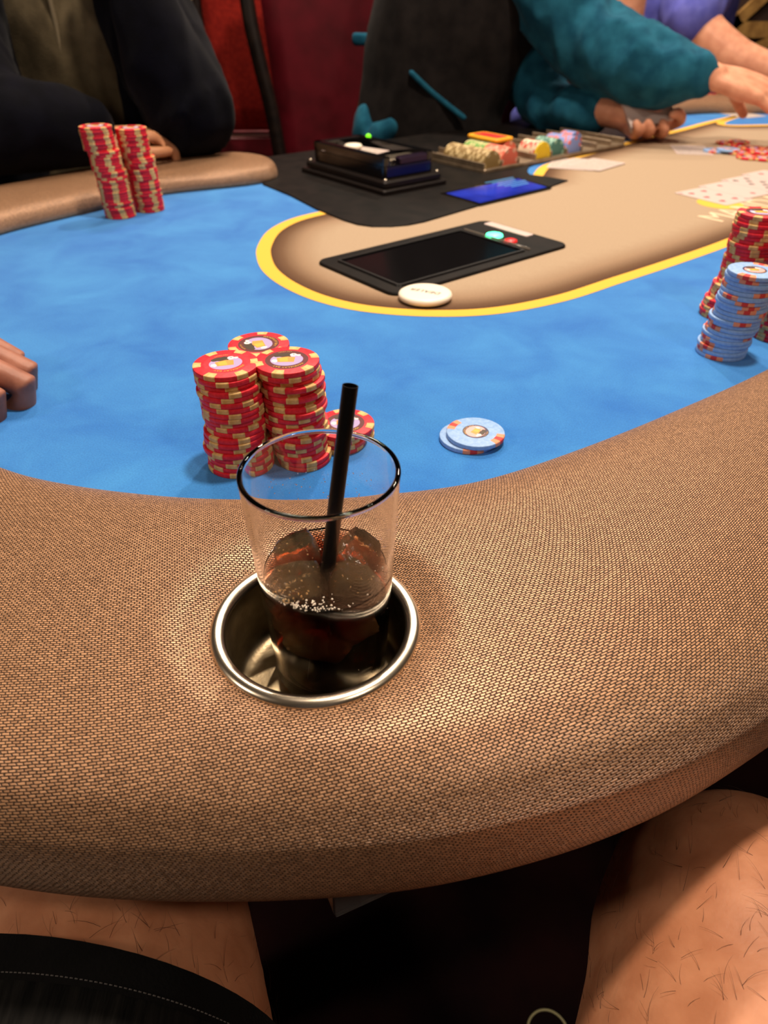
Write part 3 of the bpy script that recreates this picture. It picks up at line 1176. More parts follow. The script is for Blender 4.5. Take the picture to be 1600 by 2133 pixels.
LAY = {6: [(sx * 14, sy * 26) for sx in (-1, 1) for sy in (-1, 0, 1)], 2: [(0, 28), (0, -28)], 8: [(sx * 14, sy) for sx in (-1, 1) for sy in (-28, 0, 28)] + [(0, 14), (0, -14)], 3: [(0, 28), (0, 0), (0, -28)]}


def card(x, y, z, rz, label, group=None, suit=None, count=0, back=False):
    o = bpy.data.objects.new('playing_card', cme)
    COL.objects.link(o)
    o.location = W(x, y, z)
    o.rotation_euler = (0, 0, rz)
    tag(o, label, 'card', group)
    if back:
        c = bpy.data.objects.new('card_back_print', bme)
        COL.objects.link(c)
        c.parent = o
    if suit:
        for px, py in LAY[count]:
            c = bpy.data.objects.new('pip', PIP[suit])
            COL.objects.link(c)
            c.parent = o
            c.location = (px / 1000, py / 1000, 0)
        v, f = words_flat(str(count), 11, 0.42)
        for sg in (1, -1):
            q = moved((v, f), (-25.5 * sg, 33 * sg, 0), 0 if sg == 1 else math.pi)
            obj('index_number', mm(q[0]), q[1], M_pipred if suit != 'club' else M_pipblack, o, smooth=False)
    return o


c1 = [at(*q, 0.6) for q in ((1409, 402), (1520, 429), (1563, 415.5), (1457, 390))]
ccx, ccy = sum(p[0] for p in c1) / 4, sum(p[1] for p in c1) / 4
cang = math.atan2(c1[1][1] - c1[0][1], c1[1][0] - c1[0][0]) + math.pi / 2
sdir = Vector((c1[2][0] - c1[1][0], c1[2][1] - c1[1][1])).normalized()
for k, (st, ct, lab) in enumerate((('heart', 6, 'face-up six of hearts, nearest of the row of community cards'), ('diamond', 2, 'face-up two of diamonds lying next to the six of hearts'), ('club', 8, 'face-up black eight in the row of community cards'), ('heart', 3, 'face-up red three at the far end of the community row'))):
    card(ccx + sdir.x * 64 * k, ccy + sdir.y * 64 * k, 0.55, cang, lab, 'community cards', st, ct)
mx_, my_ = at(1205, 341, 1)
for k, (dx, dy, a, lab) in enumerate(((-16, 0, 0.55, 'face-down card at the bottom of the discards by the blue strip'), (6, -4, 0.35, 'face-down card in the middle of the discards by the blue strip'), (28, -8, 0.12, 'face-down card on top of the discards by the blue strip'))):
    card(mx_ + dx, my_ + dy, 0.6 + 0.42 * k, ANG + math.pi / 2 + a, lab, 'discarded cards', back=True)
qx, qy = at(1440, 312, 1)
card(qx, qy, 0.4, ANG - 0.85, 'face-down card poking out from under the pot', None, back=True)
qx, qy = at(1545, 238, 1)
card(qx, qy, 0.3, ANG - 0.2, 'pale card lying on the blue cloth beneath the reaching hand', None, back=True)

# ------------------------------------------------------------------ card shuffler
sh_loc = T(745, 948)
shuf = thing('card_shuffler', 'black card shuffling machine with a small green light on the dealer panel', 'card shuffler', None, W(sh_loc[0], sh_loc[1], 2.2), ANG)
M_shuf = mat('charcoal_metal', rgb(34, 28, 26), 0.32, 0.3)
v, f = box(124, 214, 7, 1.5, 5)
obj('base_plate', mm(v), f, M_shuf, shuf, smooth=False)
v, f = moved(box(112, 202, 8, 2.2, 5), (0, 0, 9))
obj('second_plate', mm(v), f, M_shuf, shuf, smooth=False)
v, f = moved(box(104, 190, 3, 0.2, 4), (0, 0, 6.9))
obj('plate_gap', mm(v), f, M_black, shuf, smooth=False)
v, f = moved(box(94, 178, 18, 2, 5), (0, 0, 17))
v2, f2 = moved(box(12, 178, 12, 1.5, 3), (41, 0, 34))
v3, f3 = moved(box(12, 178, 12, 1.5, 3), (-41, 0, 34))
v4, f4 = moved(box(94, 14, 12, 1.5, 3), (0, 82, 34))
v, f = join((v, f), (v2, f2), (v3, f3), (v4, f4))
obj('housing', mm(v), f, M_black_gloss, shuf, smooth=False)
v, f = moved(box(54, 14, 9, 2.5, 3), (8, -84, 35))
obj('output_slot', mm(v), f, mat('violet_black_metal', rgb(52, 36, 58), 0.22, 0.6), shuf, smooth=False)
v, f = moved(box(62, 30, 4, 1, 6), (4, -60, 35))
obj('metal_lip', mm(v), f, M_chrome, shuf, smooth=False)
v, f = moved(lathe([(0, 0), (4.2, 0), (4.2, 2), (2.5, 4), (0, 4.6)], 16), (41, 60, 46))
obj('green_light', mm(v), f, mat('green_indicator', rgb(80, 200, 10), 0.3, Emission_Color=(0.2, 0.9, 0.01, 1), Emission_Strength=1.6), shuf)
for x_, y_ in ((-50, -95), (50, -95), (-50, 95), (50, 95)):
    v, f = moved(lathe([(0, 3), (2.4, 2.4), (3.4, 0), (0, 0)][::-1], 12), (x_, y_, 17))
    obj('screw', mm(v), f, M_chrome, shuf)
scx_, scy_ = sh_loc[0] - AY * 30 - AX * 8, sh_loc[1] + AX * 30 - AY * 8
card(scx_, scy_, 37.4, ANG + 0.25, 'pale card lying on top of the shuffling machine', None, back=True)
v, f = lathe([(r_ / 1000, z / 1000) for r_, z in ((0, 0), (12, 0), (14, 2), (14, 4), (12, 6), (0, 6.4))], 28)
wb = obj('plastic_button', v, f, M_white, smooth=True, loc=W(scx_ - 4, scy_ + 16, 38.0))
tag(wb, 'small white round button on the card atop the shuffling machine', 'button')

# ------------------------------------------------------------------ chip tray
TA, TN_ = 372.0, 158.0
tr_loc = T(904 + TA / 2, 858 + TN_ / 2)
tray = thing('chip_tray', 'grey metal chip tray holding rows of coloured chips in front of the dealer', 'chip tray', None, W(tr_loc[0], tr_loc[1], 2.2), ANG)
M_tray = noisy(mat('tray_metal', rgb(150, 130, 108), 0.4, 0.5), 60, rgb(130, 112, 92), rgb(160, 140, 116))
v, f = box(TA, TN_, 5, 1, 4)
obj('tray_plate', mm(v), f, M_tray, tray, smooth=False)
# nine half-round channels between ridges
RP = 41.0
for k in range(10):
    v, f = moved(box(2.4, TN_ - 6, 9, 0.8, 0.8), (-TA / 2 + 1.6 + k * RP, 0, 5))
    obj('divider', mm(v), f, M_tray, tray, smooth=False)


def lying_chip_mesh(m1, m2, name):
    me = CHIP['red'].copy()
    me.materials.clear()
    me.materials.append(m1)
    sp = spot_mesh([(60 * k - 11, 60 * k + 11, 5.4, m2) for k in range(6)])
    return me, sp


def cm(name, r_, g_, b_):
    return mat(name, rgb(r_, g_, b_), 0.55)


KINDS = {'olive': lying_chip_mesh(cm('olive_clay', 150, 122, 72), cm('pale_clay', 214, 190, 140), 'olive'),
         'green': lying_chip_mesh(cm('green_clay', 120, 168, 84), cm('pale_clay_two', 222, 204, 150), 'green'),
         'salmon': lying_chip_mesh(cm('salmon_clay', 226, 108, 84), cm('pink_clay', 232, 178, 150), 'salmon'),
         'white': lying_chip_mesh(cm('white_clay', 226, 208, 180), cm('coral_clay', 210, 92, 76), 'white'),
         'yellow': lying_chip_mesh(cm('yellow_clay', 226, 190, 20), cm('yellow_clay_two', 240, 210, 60), 'yellow'),
         'powder': lying_chip_mesh(cm('powder_clay', 130, 150, 210), cm('rose_clay', 214, 120, 120), 'powder'),
         'teal': lying_chip_mesh(cm('teal_clay', 70, 120, 110), cm('mint_clay', 150, 190, 170), 'teal')}


def tray_row(row, plan):
    """chips on edge along one channel; plan: [(kind, count)] from the front end"""
    xl = -TA / 2 + 1.6 + (row + 0.5) * RP
    yl = -TN_ / 2 + 6
    for kind, n in plan:
        if kind is None:
            yl += n
            continue
        for q_ in range(n):
            p = Vector(tr_loc) + Vector((AX * xl - AY * yl, AY * xl + AX * yl))
            me, sp = KINDS[kind]
            o = bpy.data.objects.new('poker_chip', me)
            COL.objects.link(o)
            o.location = W(p.x, p.y, 2.2 + 5 + CR - 14)
            o.rotation_euler = Matrix.Rotation(ANG, 3, 'Z').to_4x4().to_euler()
            o.rotation_euler = (math.radians(-90), random.uniform(0, 6.28), ANG)
            o.rotation_mode = 'XYZ'
            q = (Matrix.Rotation(ANG, 4, 'Z') @ Matrix.Rotation(math.radians(-90), 4, 'X') @ Matrix.Rotation(random.uniform(0, 6.28), 4, 'Z')).to_euler()
            o.rotation_euler = q
            front = q_ == 0 and yl < -TN_ / 2 + 60
            tag(o, f'{kind} poker chip at the near end of the {ordinal(row + 1)} tray row from the shuffler' if front else f'{kind} poker chip on edge within the {ordinal(row + 1)} tray row from the shuffler', 'chip', f'{kind} chips in the {ordinal(row + 1)} tray row')
            c = bpy.data.objects.new('edge_spots', sp)
            COL.objects.link(c)
            c.parent = o
            yl += 3.4


tray_row(0, [('olive', 28)])
tray_row(1, [('salmon', 14), ('green', 14)])
tray_row(2, [(None, 40), ('salmon', 10)])
tray_row(3, [('yellow', 1), ('white', 11)])
tray_row(4, [(None, 4), ('teal', 12)])
tray_row(5, [('powder', 16)])
tray_row(6, [(None, 30), ('powder', 8)])
# yellow and red plaque lying across the tubes
xl, yl = -TA / 2 + 2.3 * RP, 4
p = Vector(tr_loc) + Vector((AX * xl - AY * yl, AY * xl + AX * yl))
plq = thing('rectangular_plaque', 'yellow plaque with a red centre lying across the tray of chips', 'plaque', None, W(p.x, p.y, 2.2 + 5 + 2 * CR - 13), ANG)
v, f = box(44, 74, 4.5, 1.4, 8)
obj('rim', mm(v), f, cm('amber_plastic', 246, 168, 20), plq, smooth=False)
v, f = moved(box(28, 58, 0.8, 0.3, 5), (0, 0, 4.3))
obj('red_centre', mm(v), f, cm('red_plastic', 206, 26, 22), plq, smooth=False)
plq.rotation_euler = (math.radians(0), math.radians(0), ANG)
# clear spacer tube
xl, yl = -TA / 2 + 1.6 + 4.5 * RP, -TN_ / 2 + 8

# ------------------------------------------------------------------ the drink
GX, GY, GZ = -25.0, 229.5, -14.9
glass = thing('drink_glass', 'clear straight-sided glass of iced cola standing in the metal cup', 'glass', None, W(GX, GY, GZ))
M_glass = mat('clear_glass', (1, 1, 1, 1), 0.0, Transmission_Weight=1.0, IOR=1.47)
t = NT(M_glass)
tc = t.n('ShaderNodeTexCoord')
sp = t.n('ShaderNodeSeparateXYZ')
t.l(tc.outputs['Object'], sp.inputs[0])
cr = t.n('ShaderNodeValToRGB')          # breath of condensation on the cold middle of the wall
e = cr.color_ramp.elements
e[0].position, e[0].color = 0.0, (0, 0, 0, 1)
e[1].position, e[1].color = 1.0, (0, 0, 0, 1)
for p_, v_ in ((0.012, 0.0), (0.02, 0.25), (0.056, 0.6), (0.078, 0.85), (0.088, 0.0)):
    q = e.new(p_)
    q.color = (v_, v_, v_, 1)
t.l(sp.outputs['Z'], cr.inputs[0])
nz = t.n('ShaderNodeTexNoise', i_Scale=900.0, i_Detail=2.0)
t.l(tc.outputs['Object'], nz.inputs['Vector'])
mu = t.n('ShaderNodeMath', operation='MULTIPLY')
t.l(cr.outputs[0], mu.inputs[0])
t.l(nz.outputs['Fac'], mu.inputs[1])
m2 = t.n('ShaderNodeMath', operation='MULTIPLY')
t.l(mu.outputs[0], m2.inputs[0])
m2.inputs[1].default_value = 0.03
t.l(m2.outputs[0], t.b.inputs['Roughness'])
HG = 112.0
RB, RT = 25.6, 31.6


def gr(z):
    return RB + (RT - RB) * z / HG


outer = [(0, 0.6), (RB - 4, 0), (RB - 1.6, 0.3), (RB - 0.3, 1.6)] + [(gr(z), z) for z in (3, 4, 20, 40, 60, 80, 100, HG - 3, HG - 1.6, HG - 1.0)]
rim = [(gr(HG) + 0.1 - 1.15 + 1.15 * math.cos(math.radians(a)), HG - 1.0 + 1.15 * math.sin(math.radians(a))) for a in (0, 30, 60, 90, 120, 150, 180)]
innr = [(gr(z) - 2.1, z) for z in (HG - 1.0, HG - 1.6, HG - 3, 100, 80, 60, 40, 20, 10, 9)] + [(RB - 3.2, 7.4), (RB - 6, 6.4), (0, 6.2)]
v, f = lathe([(a / 1000, b / 1000) for a, b in outer + rim + innr], 96)
obj('tumbler', v, f, M_glass, glass)
LZ = 62.5
M_cola = bpy.data.materials.new('cola')
M_cola.use_nodes = True
t = NT(M_cola)
tr_ = t.n('ShaderNodeBsdfTransparent')
gl_ = t.n('ShaderNodeBsdfGlossy', i_Roughness=0.02)
fr_ = t.n('ShaderNodeFresnel', i_IOR=1.34)
ms_ = t.n('ShaderNodeMixShader')
t.l(fr_.outputs[0], ms_.inputs[0])
t.l(tr_.outputs[0], ms_.inputs[1])
t.l(gl_.outputs[0], ms_.inputs[2])
t.l(ms_.outputs[0], t.out.inputs['Surface'])
va = t.n('ShaderNodeVolumeAbsorption', i_Density=250.0)
va.inputs['Color'].default_value = (0.62, 0.24, 0.05, 1)
t.l(va.outputs[0], t.out.inputs['Volume'])
liq = [(0, 6.1), (RB - 6, 6.3), (RB - 3.4, 7.5)] + [(gr(z) - 2.0, z) for z in (10, 20, 40, 55, LZ - 1)] + [(gr(LZ) - 2.0, LZ + 0.7), (gr(LZ) - 3.0, LZ + 0.15), (gr(LZ) - 4.6, LZ), (0, LZ)]
v, f = lathe([(a / 1000, b / 1000) for a, b in liq], 72)
tag(obj('cola', v, f, M_cola, None, loc=W(GX, GY, GZ)), 'dark brown cola filling the lower half of the glass', 'drink')

M_ice = noisy(mat('clear_ice', rgb(236, 190, 128), 0.04, Transmission_Weight=0.95, IOR=1.31), 90, rgb(228, 176, 110), rgb(250, 222, 176), bump=0.35, bump_scale=260, dist=0.002)
M_ice_cloudy = noisy(mat('cloudy_ice', rgb(236, 190, 128), 0.15, Transmission_Weight=0.7, IOR=1.31), 70, rgb(190, 118, 50), rgb(240, 196, 134), bump=0.3, bump_scale=160, dist=0.002)


def ice(x, y, z, w, d, h, rot, label, m=None):
    bm = bmesh.new()
    bmesh.ops.create_cube(bm, size=1.0)
    bmesh.ops.subdivide_edges(bm, edges=bm.edges[:], cuts=5, use_grid_fill=True)
    rr = random.Random(int(x * 7 + y * 3 + z))
    for q in bm.verts:
        c = q.co
        s = Vector(c).normalized() * 0.62
        c2 = c.lerp(s, 0.52)
        hollow = 0.0
        if c.z > 0.45:
            hollow = 0.13 * max(0, 1 - (c.x ** 2 + c.y ** 2) / 0.16)
        q.co = Vector((c2.x * w, c2.y * d, (c2.z - hollow) * h)) + Vector((rr.uniform(-1, 1), rr.uniform(-1, 1), rr.uniform(-1, 1))) * 0.35
        q.co /= 1000
    me = bpy.data.meshes.new('ice_cube')
    bm.to_mesh(me)
    bm.free()
    me.materials.append(m or M_ice)
    me.polygons.foreach_set('use_smooth', [True] * len(me.polygons))
    o = link('ice_cube', me, None, W(GX + x, GY + y, GZ + z))
    o.rotation_euler = rot
    return tag(o, label, 'ice cube', 'ice cubes in the drink')


ice(-11.5, -9.5, 58.5, 21, 19, 18, (0.35, 0.25, 0.5), 'ice cube at the front of the drink, away from the straw')
ice(11.5, -8.5, 58, 19, 18, 18, (-0.2, 0.3, 0.2), 'hollow-topped ice cube at the front of the drink beside the straw')
ice(13.5, 12, 58, 20, 18, 18, (0.25, -0.3, 0.9), 'ice cube at the back of the drink behind the straw')
ice(-13.5, 12, 58, 19, 19, 18, (-0.2, -0.25, 0.3), 'ice cube at the back of the drink, farthest from the straw')
ice(-3, -14.8, 37, 27, 16, 17, (0.1, 0.5, 0.15), 'sunken ice cube low in the drink showing through the front wall', M_ice_cloudy)
ice(12, -12, 42, 16, 13, 15, (0.2, -0.3, 0.4), 'sunken ice cube near the side wall of the drink', M_ice_cloudy)
ice(-13, -11.5, 43, 15, 13, 14, (0.2, 0.3, -0.4), 'sunken ice cube near the opposite side wall of the drink', M_ice_cloudy)

# straw
M_straw = mat('black_straw', rgb(12, 9, 9), 0.35, spec=0.4)
s0, s1 = Vector((-32.0, 216.5, -7.5)), Vector((-12.4, 238.0, 128.3))
d_ = (s1 - s0).normalized()
q = d_.to_track_quat('Z', 'Y').to_matrix().to_4x4()
Ls = (s1 - s0).length
v, f = lathe([(3.05, 0), (3.05, Ls), (2.7, Ls), (2.7, 0)], 28, close=True)
v = [q @ Vector(p) for p in v]
straw = obj('drinking_straw', mm(v), f, M_straw, loc=W(*s0), sharp=50)
tag(straw, 'thin black straw standing at a slant in the iced drink', 'straw')

# condensation beads on the glass and bubbles on the drink
bv, bf = lathe([(0, 0.5), (0.5, 0.42), (0.85, 0.22), (1, 0.0)][::-1], 8)
rr = random.Random(12)
drops = []
for k in range(520):
    a = rr.uniform(0, 2 * math.pi)
    z = HG * (0.62 + 0.22 * rr.random() ** 1.3) if k < 380 else rr.uniform(8, 60)
    s = rr.uniform(0.12, 0.38) if k < 380 else rr.uniform(0.15, 0.5)
    R_ = gr(z)
    M_ = Matrix.Translation((R_ * math.cos(a), R_ * math.sin(a), z)) @ Matrix.Rotation(a, 4, 'Z') @ Matrix.Rotation(math.pi / 2, 4, 'Y') @ Matrix.Diagonal((s * rr.uniform(1, 1.7), s, s, 1))
    drops.append(([tuple(M_ @ Vector(p)) for p in bv], bf))
v, f = join(*drops)
tag(obj('condensation_beads', mm(v), f, mat('water_bead', (1, 1, 1, 1), 0.0, Transmission_Weight=1.0, IOR=1.33), glass), kind='stuff')
sp_v, sp_f = ball((0, 0, 0), 1, 1, 1, 8)
bub = []
for k in range(190):
    if k < 130:
        a = rr.gauss(math.radians(-112), 0.42)
        r_ = (gr(LZ) - 2.2) * (1 - abs(rr.gauss(0, 0.14)))
    else:
        a = rr.uniform(0, 6.28)
        r_ = (gr(LZ) - 2.2) * math.sqrt(rr.random())
    s = rr.uniform(0.14, 0.5)
    bub.append(([(x * s + r_ * math.cos(a), y * s + r_ * math.sin(a), z * s + LZ + 0.1) for x, y, z in sp_v], sp_f))
v, f = join(*bub)
tag(obj('surface_bubbles', mm(v), f, mat('bubble_glints', rgb(236, 222, 204), 0.25), glass), kind='stuff')  # pale opaque colour stands in for the glints on the bubbles


# ------------------------------------------------------------------ people
def hand(w, fwd, up, thumb_side, curls, s=1.0, spread=0.0, thumb=None, fist=False):
    """wrist point, finger direction, back-of-hand direction -> closed shapes of palm, four fingers and a thumb"""
    X = Vector(fwd).normalized()
    Z = Vector(up)
    Z = (Z - X * Z.dot(X)).normalized()
    Y = Z.cross(X) * thumb_side
    w = Vector(w)

    def P(x, y, z):
        return w + (X * x + Y * y + Z * z) * s

    out = []
    ky = (27, 9, -9, -26)
    kx = (84, 88, 84, 76)
    for i in range(4):
        a, b, c = P(4, ky[i] * 0.55, 0), P(kx[i] * 0.5, ky[i] * 0.85, 2), P(kx[i], ky[i], 1)
        out.append(tube([(*a, 14 * s), (*b, 13 * s), (*c, 10.5 * s)], 12, 3))
    a, b = P(15, 8, -6), P(55, -4, -8)
    out.append(tube([(*a, 16 * s, 13 * s), (*b, 24 * s, 13 * s)], 12, 3, side=Y))
    ln = ((42, 26, 21), (47, 30, 22), (43, 28, 21), (34, 21, 19))
    rd = ((9.6, 8.6, 7.8, 6.6), (9.8, 8.8, 8.0, 6.8), (9.4, 8.4, 7.6, 6.4), (8.4, 7.4, 6.8, 5.8))
    for i in range(4):
        ang = 0.0
        side = (1.5 - i) * spread
        p = [P(kx[i], ky[i], 1)]
        x, y, z = kx[i], ky[i], 1
        for k in range(3):
            ang += math.radians(curls[i][k])
            x += ln[i][k] * math.cos(ang)
            z -= ln[i][k] * math.sin(ang)
            y += side * ln[i][k]
            p.append(P(x, y, z))
        pts_ = []
        for k in range(4):
            pts_.append((*p[k], rd[i][k] * s))
        out.append(tube(pts_, 12, 2))
    th = thumb or ((18, 24, -8), (48, 44, -14), (76, 52, -16), (100, 50, -18))
    rt = (13, 11, 9.6, 7.6)
    out.append(tube([(*P(*th[k]), rt[k] * s) for k in range(4)], 12, 3))
    return out


RELAX = [(25, 30, 20), (28, 34, 22), (32, 36, 24), (36, 38, 26)]
CURLED = [(40, 60, 35), (45, 65, 38), (48, 66, 40), (50, 66, 40)]


def head(c, s=1.0, face=(0, -1, 0)):
    """simple head (mm): skull, jaw, nose, ears"""
    c = Vector(c)
    fz = Vector(face).normalized()
    sx = Vector((fz.y, -fz.x, 0))

    def q(a, b, h):
        return c + sx * a * s + fz * b * s + Vector((0, 0, h * s))

    sh_ = [ball(q(0, -8, 20), 76 * s, 92 * s, 88 * s), ball(q(0, 22, -45), 58 * s, 62 * s, 62 * s), tube([(*q(0, 90, 18), 9 * s), (*q(0, 104, -14), 15 * s)], 10, 3), tube([(*q(0, -15, -60), 56 * s), (*q(0, -25, -150), 58 * s)], 12, 3)]
    for sg in (1, -1):
        sh_.append(ball(q(78 * sg, -5, -5), 10 * s, 18 * s, 32 * s))
        sh_.append(ball(q(32 * sg, 78, 0), 14 * s, 10 * s, 9 * s))
    sh_.append(ball(q(0, 80, -52), 26 * s, 10 * s, 8 * s))
    return sh_


# --- player in the navy jacket
p1 = thing('person', 'person in a navy jacket over an olive shirt leaning folded arms on the armrest', 'person')
E_r, E_l = (-300, 1248, 90), (-545, 1095, 90)
fuse('body', head((-500, 1400, 560), face=(0.3, -1, 0)) + [tube([(-345, 1232, 205, 40), (-352, 1240, 245, 30)], 12, 3)] + hand((-352, 1240, 240), (-0.12, 0.12, 1), (0.3, -1, 0), 1, CURLED) + hand((-425, 1168, 58), (0.8, 0.55, 0.05), (-0.2, -0.2, 1), -1, CURLED, 0.92) + [tube([(-440, 1160, 62, 34), (-425, 1168, 58, 27)], 12, 3)], 4.0, M_skin_warm, p1, 4)
fuse('shirt', [tube([(-500, 1430, -230, 165, 110), (-495, 1415, 0, 160, 112), (-490, 1410, 200, 165, 112), (-492, 1425, 390, 110, 80)], 24, 4, side=(1, 0, 0))], 9, M_olive, p1, 3, folds=5, fold_size=0.09)
jac = []
jac.append(tube([(-630, 1400, -230, 75, 120), (-632, 1385, 60, 78, 120), (-640, 1395, 300, 78, 110), (-585, 1420, 400, 60, 70)], 16, 4, side=(1, 0, 0)))
jac.append(tube([(-388, 1420, -230, 62, 110), (-396, 1410, 60, 58, 108), (-420, 1415, 300, 62, 100), (-440, 1430, 400, 50, 66)], 16, 4, side=(1, 0, 0)))
jac.append(tube([(-530, 1500, -230, 160, 70), (-535, 1495, 100, 165, 75), (-545, 1480, 330, 160, 80)], 20, 4, side=(1, 0, 0)))
jac.append(tube([(-440, 1440, 340, 80), (-380, 1360, 215, 78), (*E_r, 66), (-308, 1240, 100, 62)], 16, 4))
jac.append(tube([(*E_r, 62), (-325, 1236, 150, 60), (-345, 1232, 222, 50)], 16, 4))
jac.append(tube([(-655, 1400, 330, 84), (-645, 1270, 190, 78), (*E_l, 62)], 16, 4))
jac.append(tube([(*E_l, 60), (-490, 1130, 86, 57), (-440, 1160, 76, 46)], 16, 4))
fuse('jacket', jac, 8, M_navy, p1, 4, folds=5, fold_size=0.07)
v, f = tube([(-497, 1288, 330, 3.5), (-494, 1296, 200, 3.5), (-500, 1300, 90, 3.5), (-512, 1306, 20, 3.5)], 8, 6)
obj('placket_seam', world_mm(v), f, mat('seam_thread', rgb(126, 112, 86), 0.8), p1)

# --- dealer
p2 = thing('person', 'dealer in a charcoal vest and teal shirt reaching across the table, cards in hand', 'person')
vest = [tube([(100, 1770, -260, 165, 110), (92, 1762, -60, 162, 112), (106, 1758, 60, 152, 110), (150, 1752, 200, 168, 112), (205, 1745, 330, 175, 105), (225, 1745, 400, 110, 80)], 24, 4, side=(1, 0, 0)),
        tube([(0, 1715, -20, 52, 40), (60, 1688, -10, 70, 36), (150, 1715, -15, 70, 36)], 14, 4, side=(0, 0, 1))]
fuse('vest', vest, 9, M_vest, p2, 3, folds=7, fold_size=0.11)
ra = [aty(1200, 56, 1640), aty(1298, 118, 1575), aty(1380, 152, 1532), aty(1442, 158, 1508)]
sl_r = [tube([(250, 1720, 330, 92), (*ra[0], 68), (*ra[1], 66), (*ra[2], 56), (*ra[3], 40)], 20, 5)]
sl_l = [tube([(225, 1800, 320, 80), (292, 1785, 150, 64), (334, 1705, 50, 48), (372, 1650, 42, 43), (408, 1604, 42, 38)], 18, 5)]
tail = [tube([(-34, 1720, -80, 34), (-38, 1710, -10, 30), (-36, 1712, 20, 22)], 14, 4), tube([(-24, 1690, -40, 30), (-4, 1676, -10, 26), (14, 1668, 4, 20)], 14, 4)]
neck = [tube([(215, 1745, 380, 90, 70), (225, 1745, 440, 62, 60)], 16, 3, side=(1, 0, 0))]
fuse('shirt', sl_r + sl_l + [tube([(205, 1750, 340, 170, 95), (215, 1750, 390, 120, 75)], 18, 4, side=(1, 0, 0))] + neck, 7, M_teal, p2, 3, folds=8, fold_size=0.07)
fuse('shirt_tail', tail, 6, M_teal, p2, 3, folds=4, fold_size=0.05)
tp = [aty(*q, 1644) for q in ((857, 152), (895, 188), (930, 217), (966, 245))]
fuse('pocket_piping', [tube([(*p, 6) for p in tp], 10, 4)], 3, M_teal, p2, 1)
sp = [aty(*q, 1765) for q in ((738, 81), (765, 82), (800, 80))]
fuse('side_strap', [tube([(*p, 13, 6) for p in sp], 10, 4, side=(0, 0, 1))], 4, M_teal, p2, 1)
wr = aty(1486, 160, 1498)
hr = hand(wr, (0.94, -0.25, -0.24), (0.15, -0.45, 1), 1, [(4, 12, 8), (10, 16, 10), (14, 18, 12), (18, 22, 14)], 1.1, 0.05, thumb=((16, 22, -8), (42, 40, -26), (64, 46, -46), (84, 46, -62)))
fr = [tube([(*ra[2], 36), (*ra[3], 33), (*wr, 28, 24)], 14, 3)]
hl = [tube([(402, 1604, 44, 29), (430, 1580, 46, 28), (470, 1566, 36, 36, 22), (540, 1566, 28, 34, 16)], 16, 4, side=(0, 1, 0))]
for k_, (px_, py_) in enumerate(((1327, 278), (1352, 276), (1382, 276))):
    tp_ = aty(px_ - 2, py_ - 20, 1508)
    bt_ = aty(px_, py_ + 2, 1512)
    hl.append(tube([(tp_[0] - 6, 1568, 22, 11), (bt_[0], 1530, bt_[2] - 2, 10.5), (bt_[0], 1508, bt_[2] + 6, 10), (tp_[0], 1506, tp_[2], 8.5)], 12, 3))
ix_ = [aty(1390, 262, 1566), aty(1418, 250, 1552), aty(1412, 236, 1530), aty(1402, 238, 1518)]
hl.append(tube([(*ix_[0], 12), (*ix_[1], 11), (*ix_[2], 10), (*ix_[3], 8.5)], 12, 3))
th_ = [aty(1275, 236, 1578), aty(1312, 226, 1560), aty(1345, 224, 1546), aty(1372, 226, 1540)]
hl.append(tube([(*th_[0], 18), (*th_[1], 15), (*th_[2], 11.5), (*th_[3], 9)], 12, 3))
fl = []
bodyh = head((240, 1730, 560), face=(0.55, -0.8, -0.2))
fuse('body', bodyh + hr + fr + hl + fl + [tube([(396, 1608, 44, 28), (334, 1705, 50, 30), (292, 1785, 150, 36), (215, 1760, 300, 50), (240, 1730, 420, 50)], 12, 4), tube([(*ra[2], 30), (*ra[0], 40), (215, 1745, 330, 55)], 12, 4)], 3.6, M_skin_pink, p2, 3)
# the deck in the dealer's hand
dk = obj('card_deck', mm(prism(rrect(63, 88, 3, 4), 0, 9, 0.3)[0]), prism(rrect(63, 88, 3, 4), 0, 9, 0.3)[1], M_card, None, smooth=False, loc=W(502, 1544, 50))
dk.rotation_euler = (math.radians(0), math.radians(34), math.radians(-76))
dk.rotation_euler = (Matrix.Rotation(math.radians(12), 4, 'Z') @ Matrix.Rotation(math.radians(-14), 4, 'Y') @ Matrix.Rotation(math.radians(50), 4, 'X') @ Matrix.Rotation(math.radians(-90), 4, 'Z')).to_euler()
tag(dk, 'deck of cards held in the dealer\'s lower hand', 'card deck')

# --- player in the periwinkle shirt
p3 = thing('person', 'person in a periwinkle T-shirt resting bare arms beyond the dealer', 'person')
fuse('shirt', [tube([(800, 2420, -250, 185, 120), (790, 2400, 0, 180, 120), (780, 2390, 200, 185, 120), (780, 2400, 350, 150, 90)], 20, 4, side=(1, 0, 0)), tube([(620, 2390, 330, 85), (580, 2300, 240, 78), (560, 2240, 190, 70)], 16, 4), tube([(880, 2330, 300, 90), (800, 2240, 225, 84), (775, 2185, 178, 72)], 16, 4), tube([(330, 1905, -10, 30), (360, 1900, 20, 30)], 10, 3)], 9, M_purple, p3, 3, folds=5, fold_size=0.08)
fuse('body', head((780, 2370, 560), face=(-0.3, -1, 0)) + [tube([(860, 2300, 250, 60), (790, 2200, 170, 58), (868, 2120, 98, 50), (960, 2070, 68, 40), (1010, 2045, 60, 28)], 16, 4), tube([(620, 2390, 330, 60), (560, 2240, 170, 54), (585, 2130, 60, 46), (590, 2110, 150, 42), (596, 2105, 240, 34)], 16, 4)] + hand((596, 2105, 240), (0, 0.1, 1), (0.4, -1, 0), 1, CURLED) + hand((1010, 2045, 60), (0.8, -0.5, -0.05), (0, 0, 1), 1, RELAX) + [tube([(780, 2380, 330, 60), (780, 2380, 420, 55)], 12, 3)], 5, M_skin_pink, p3, 4)
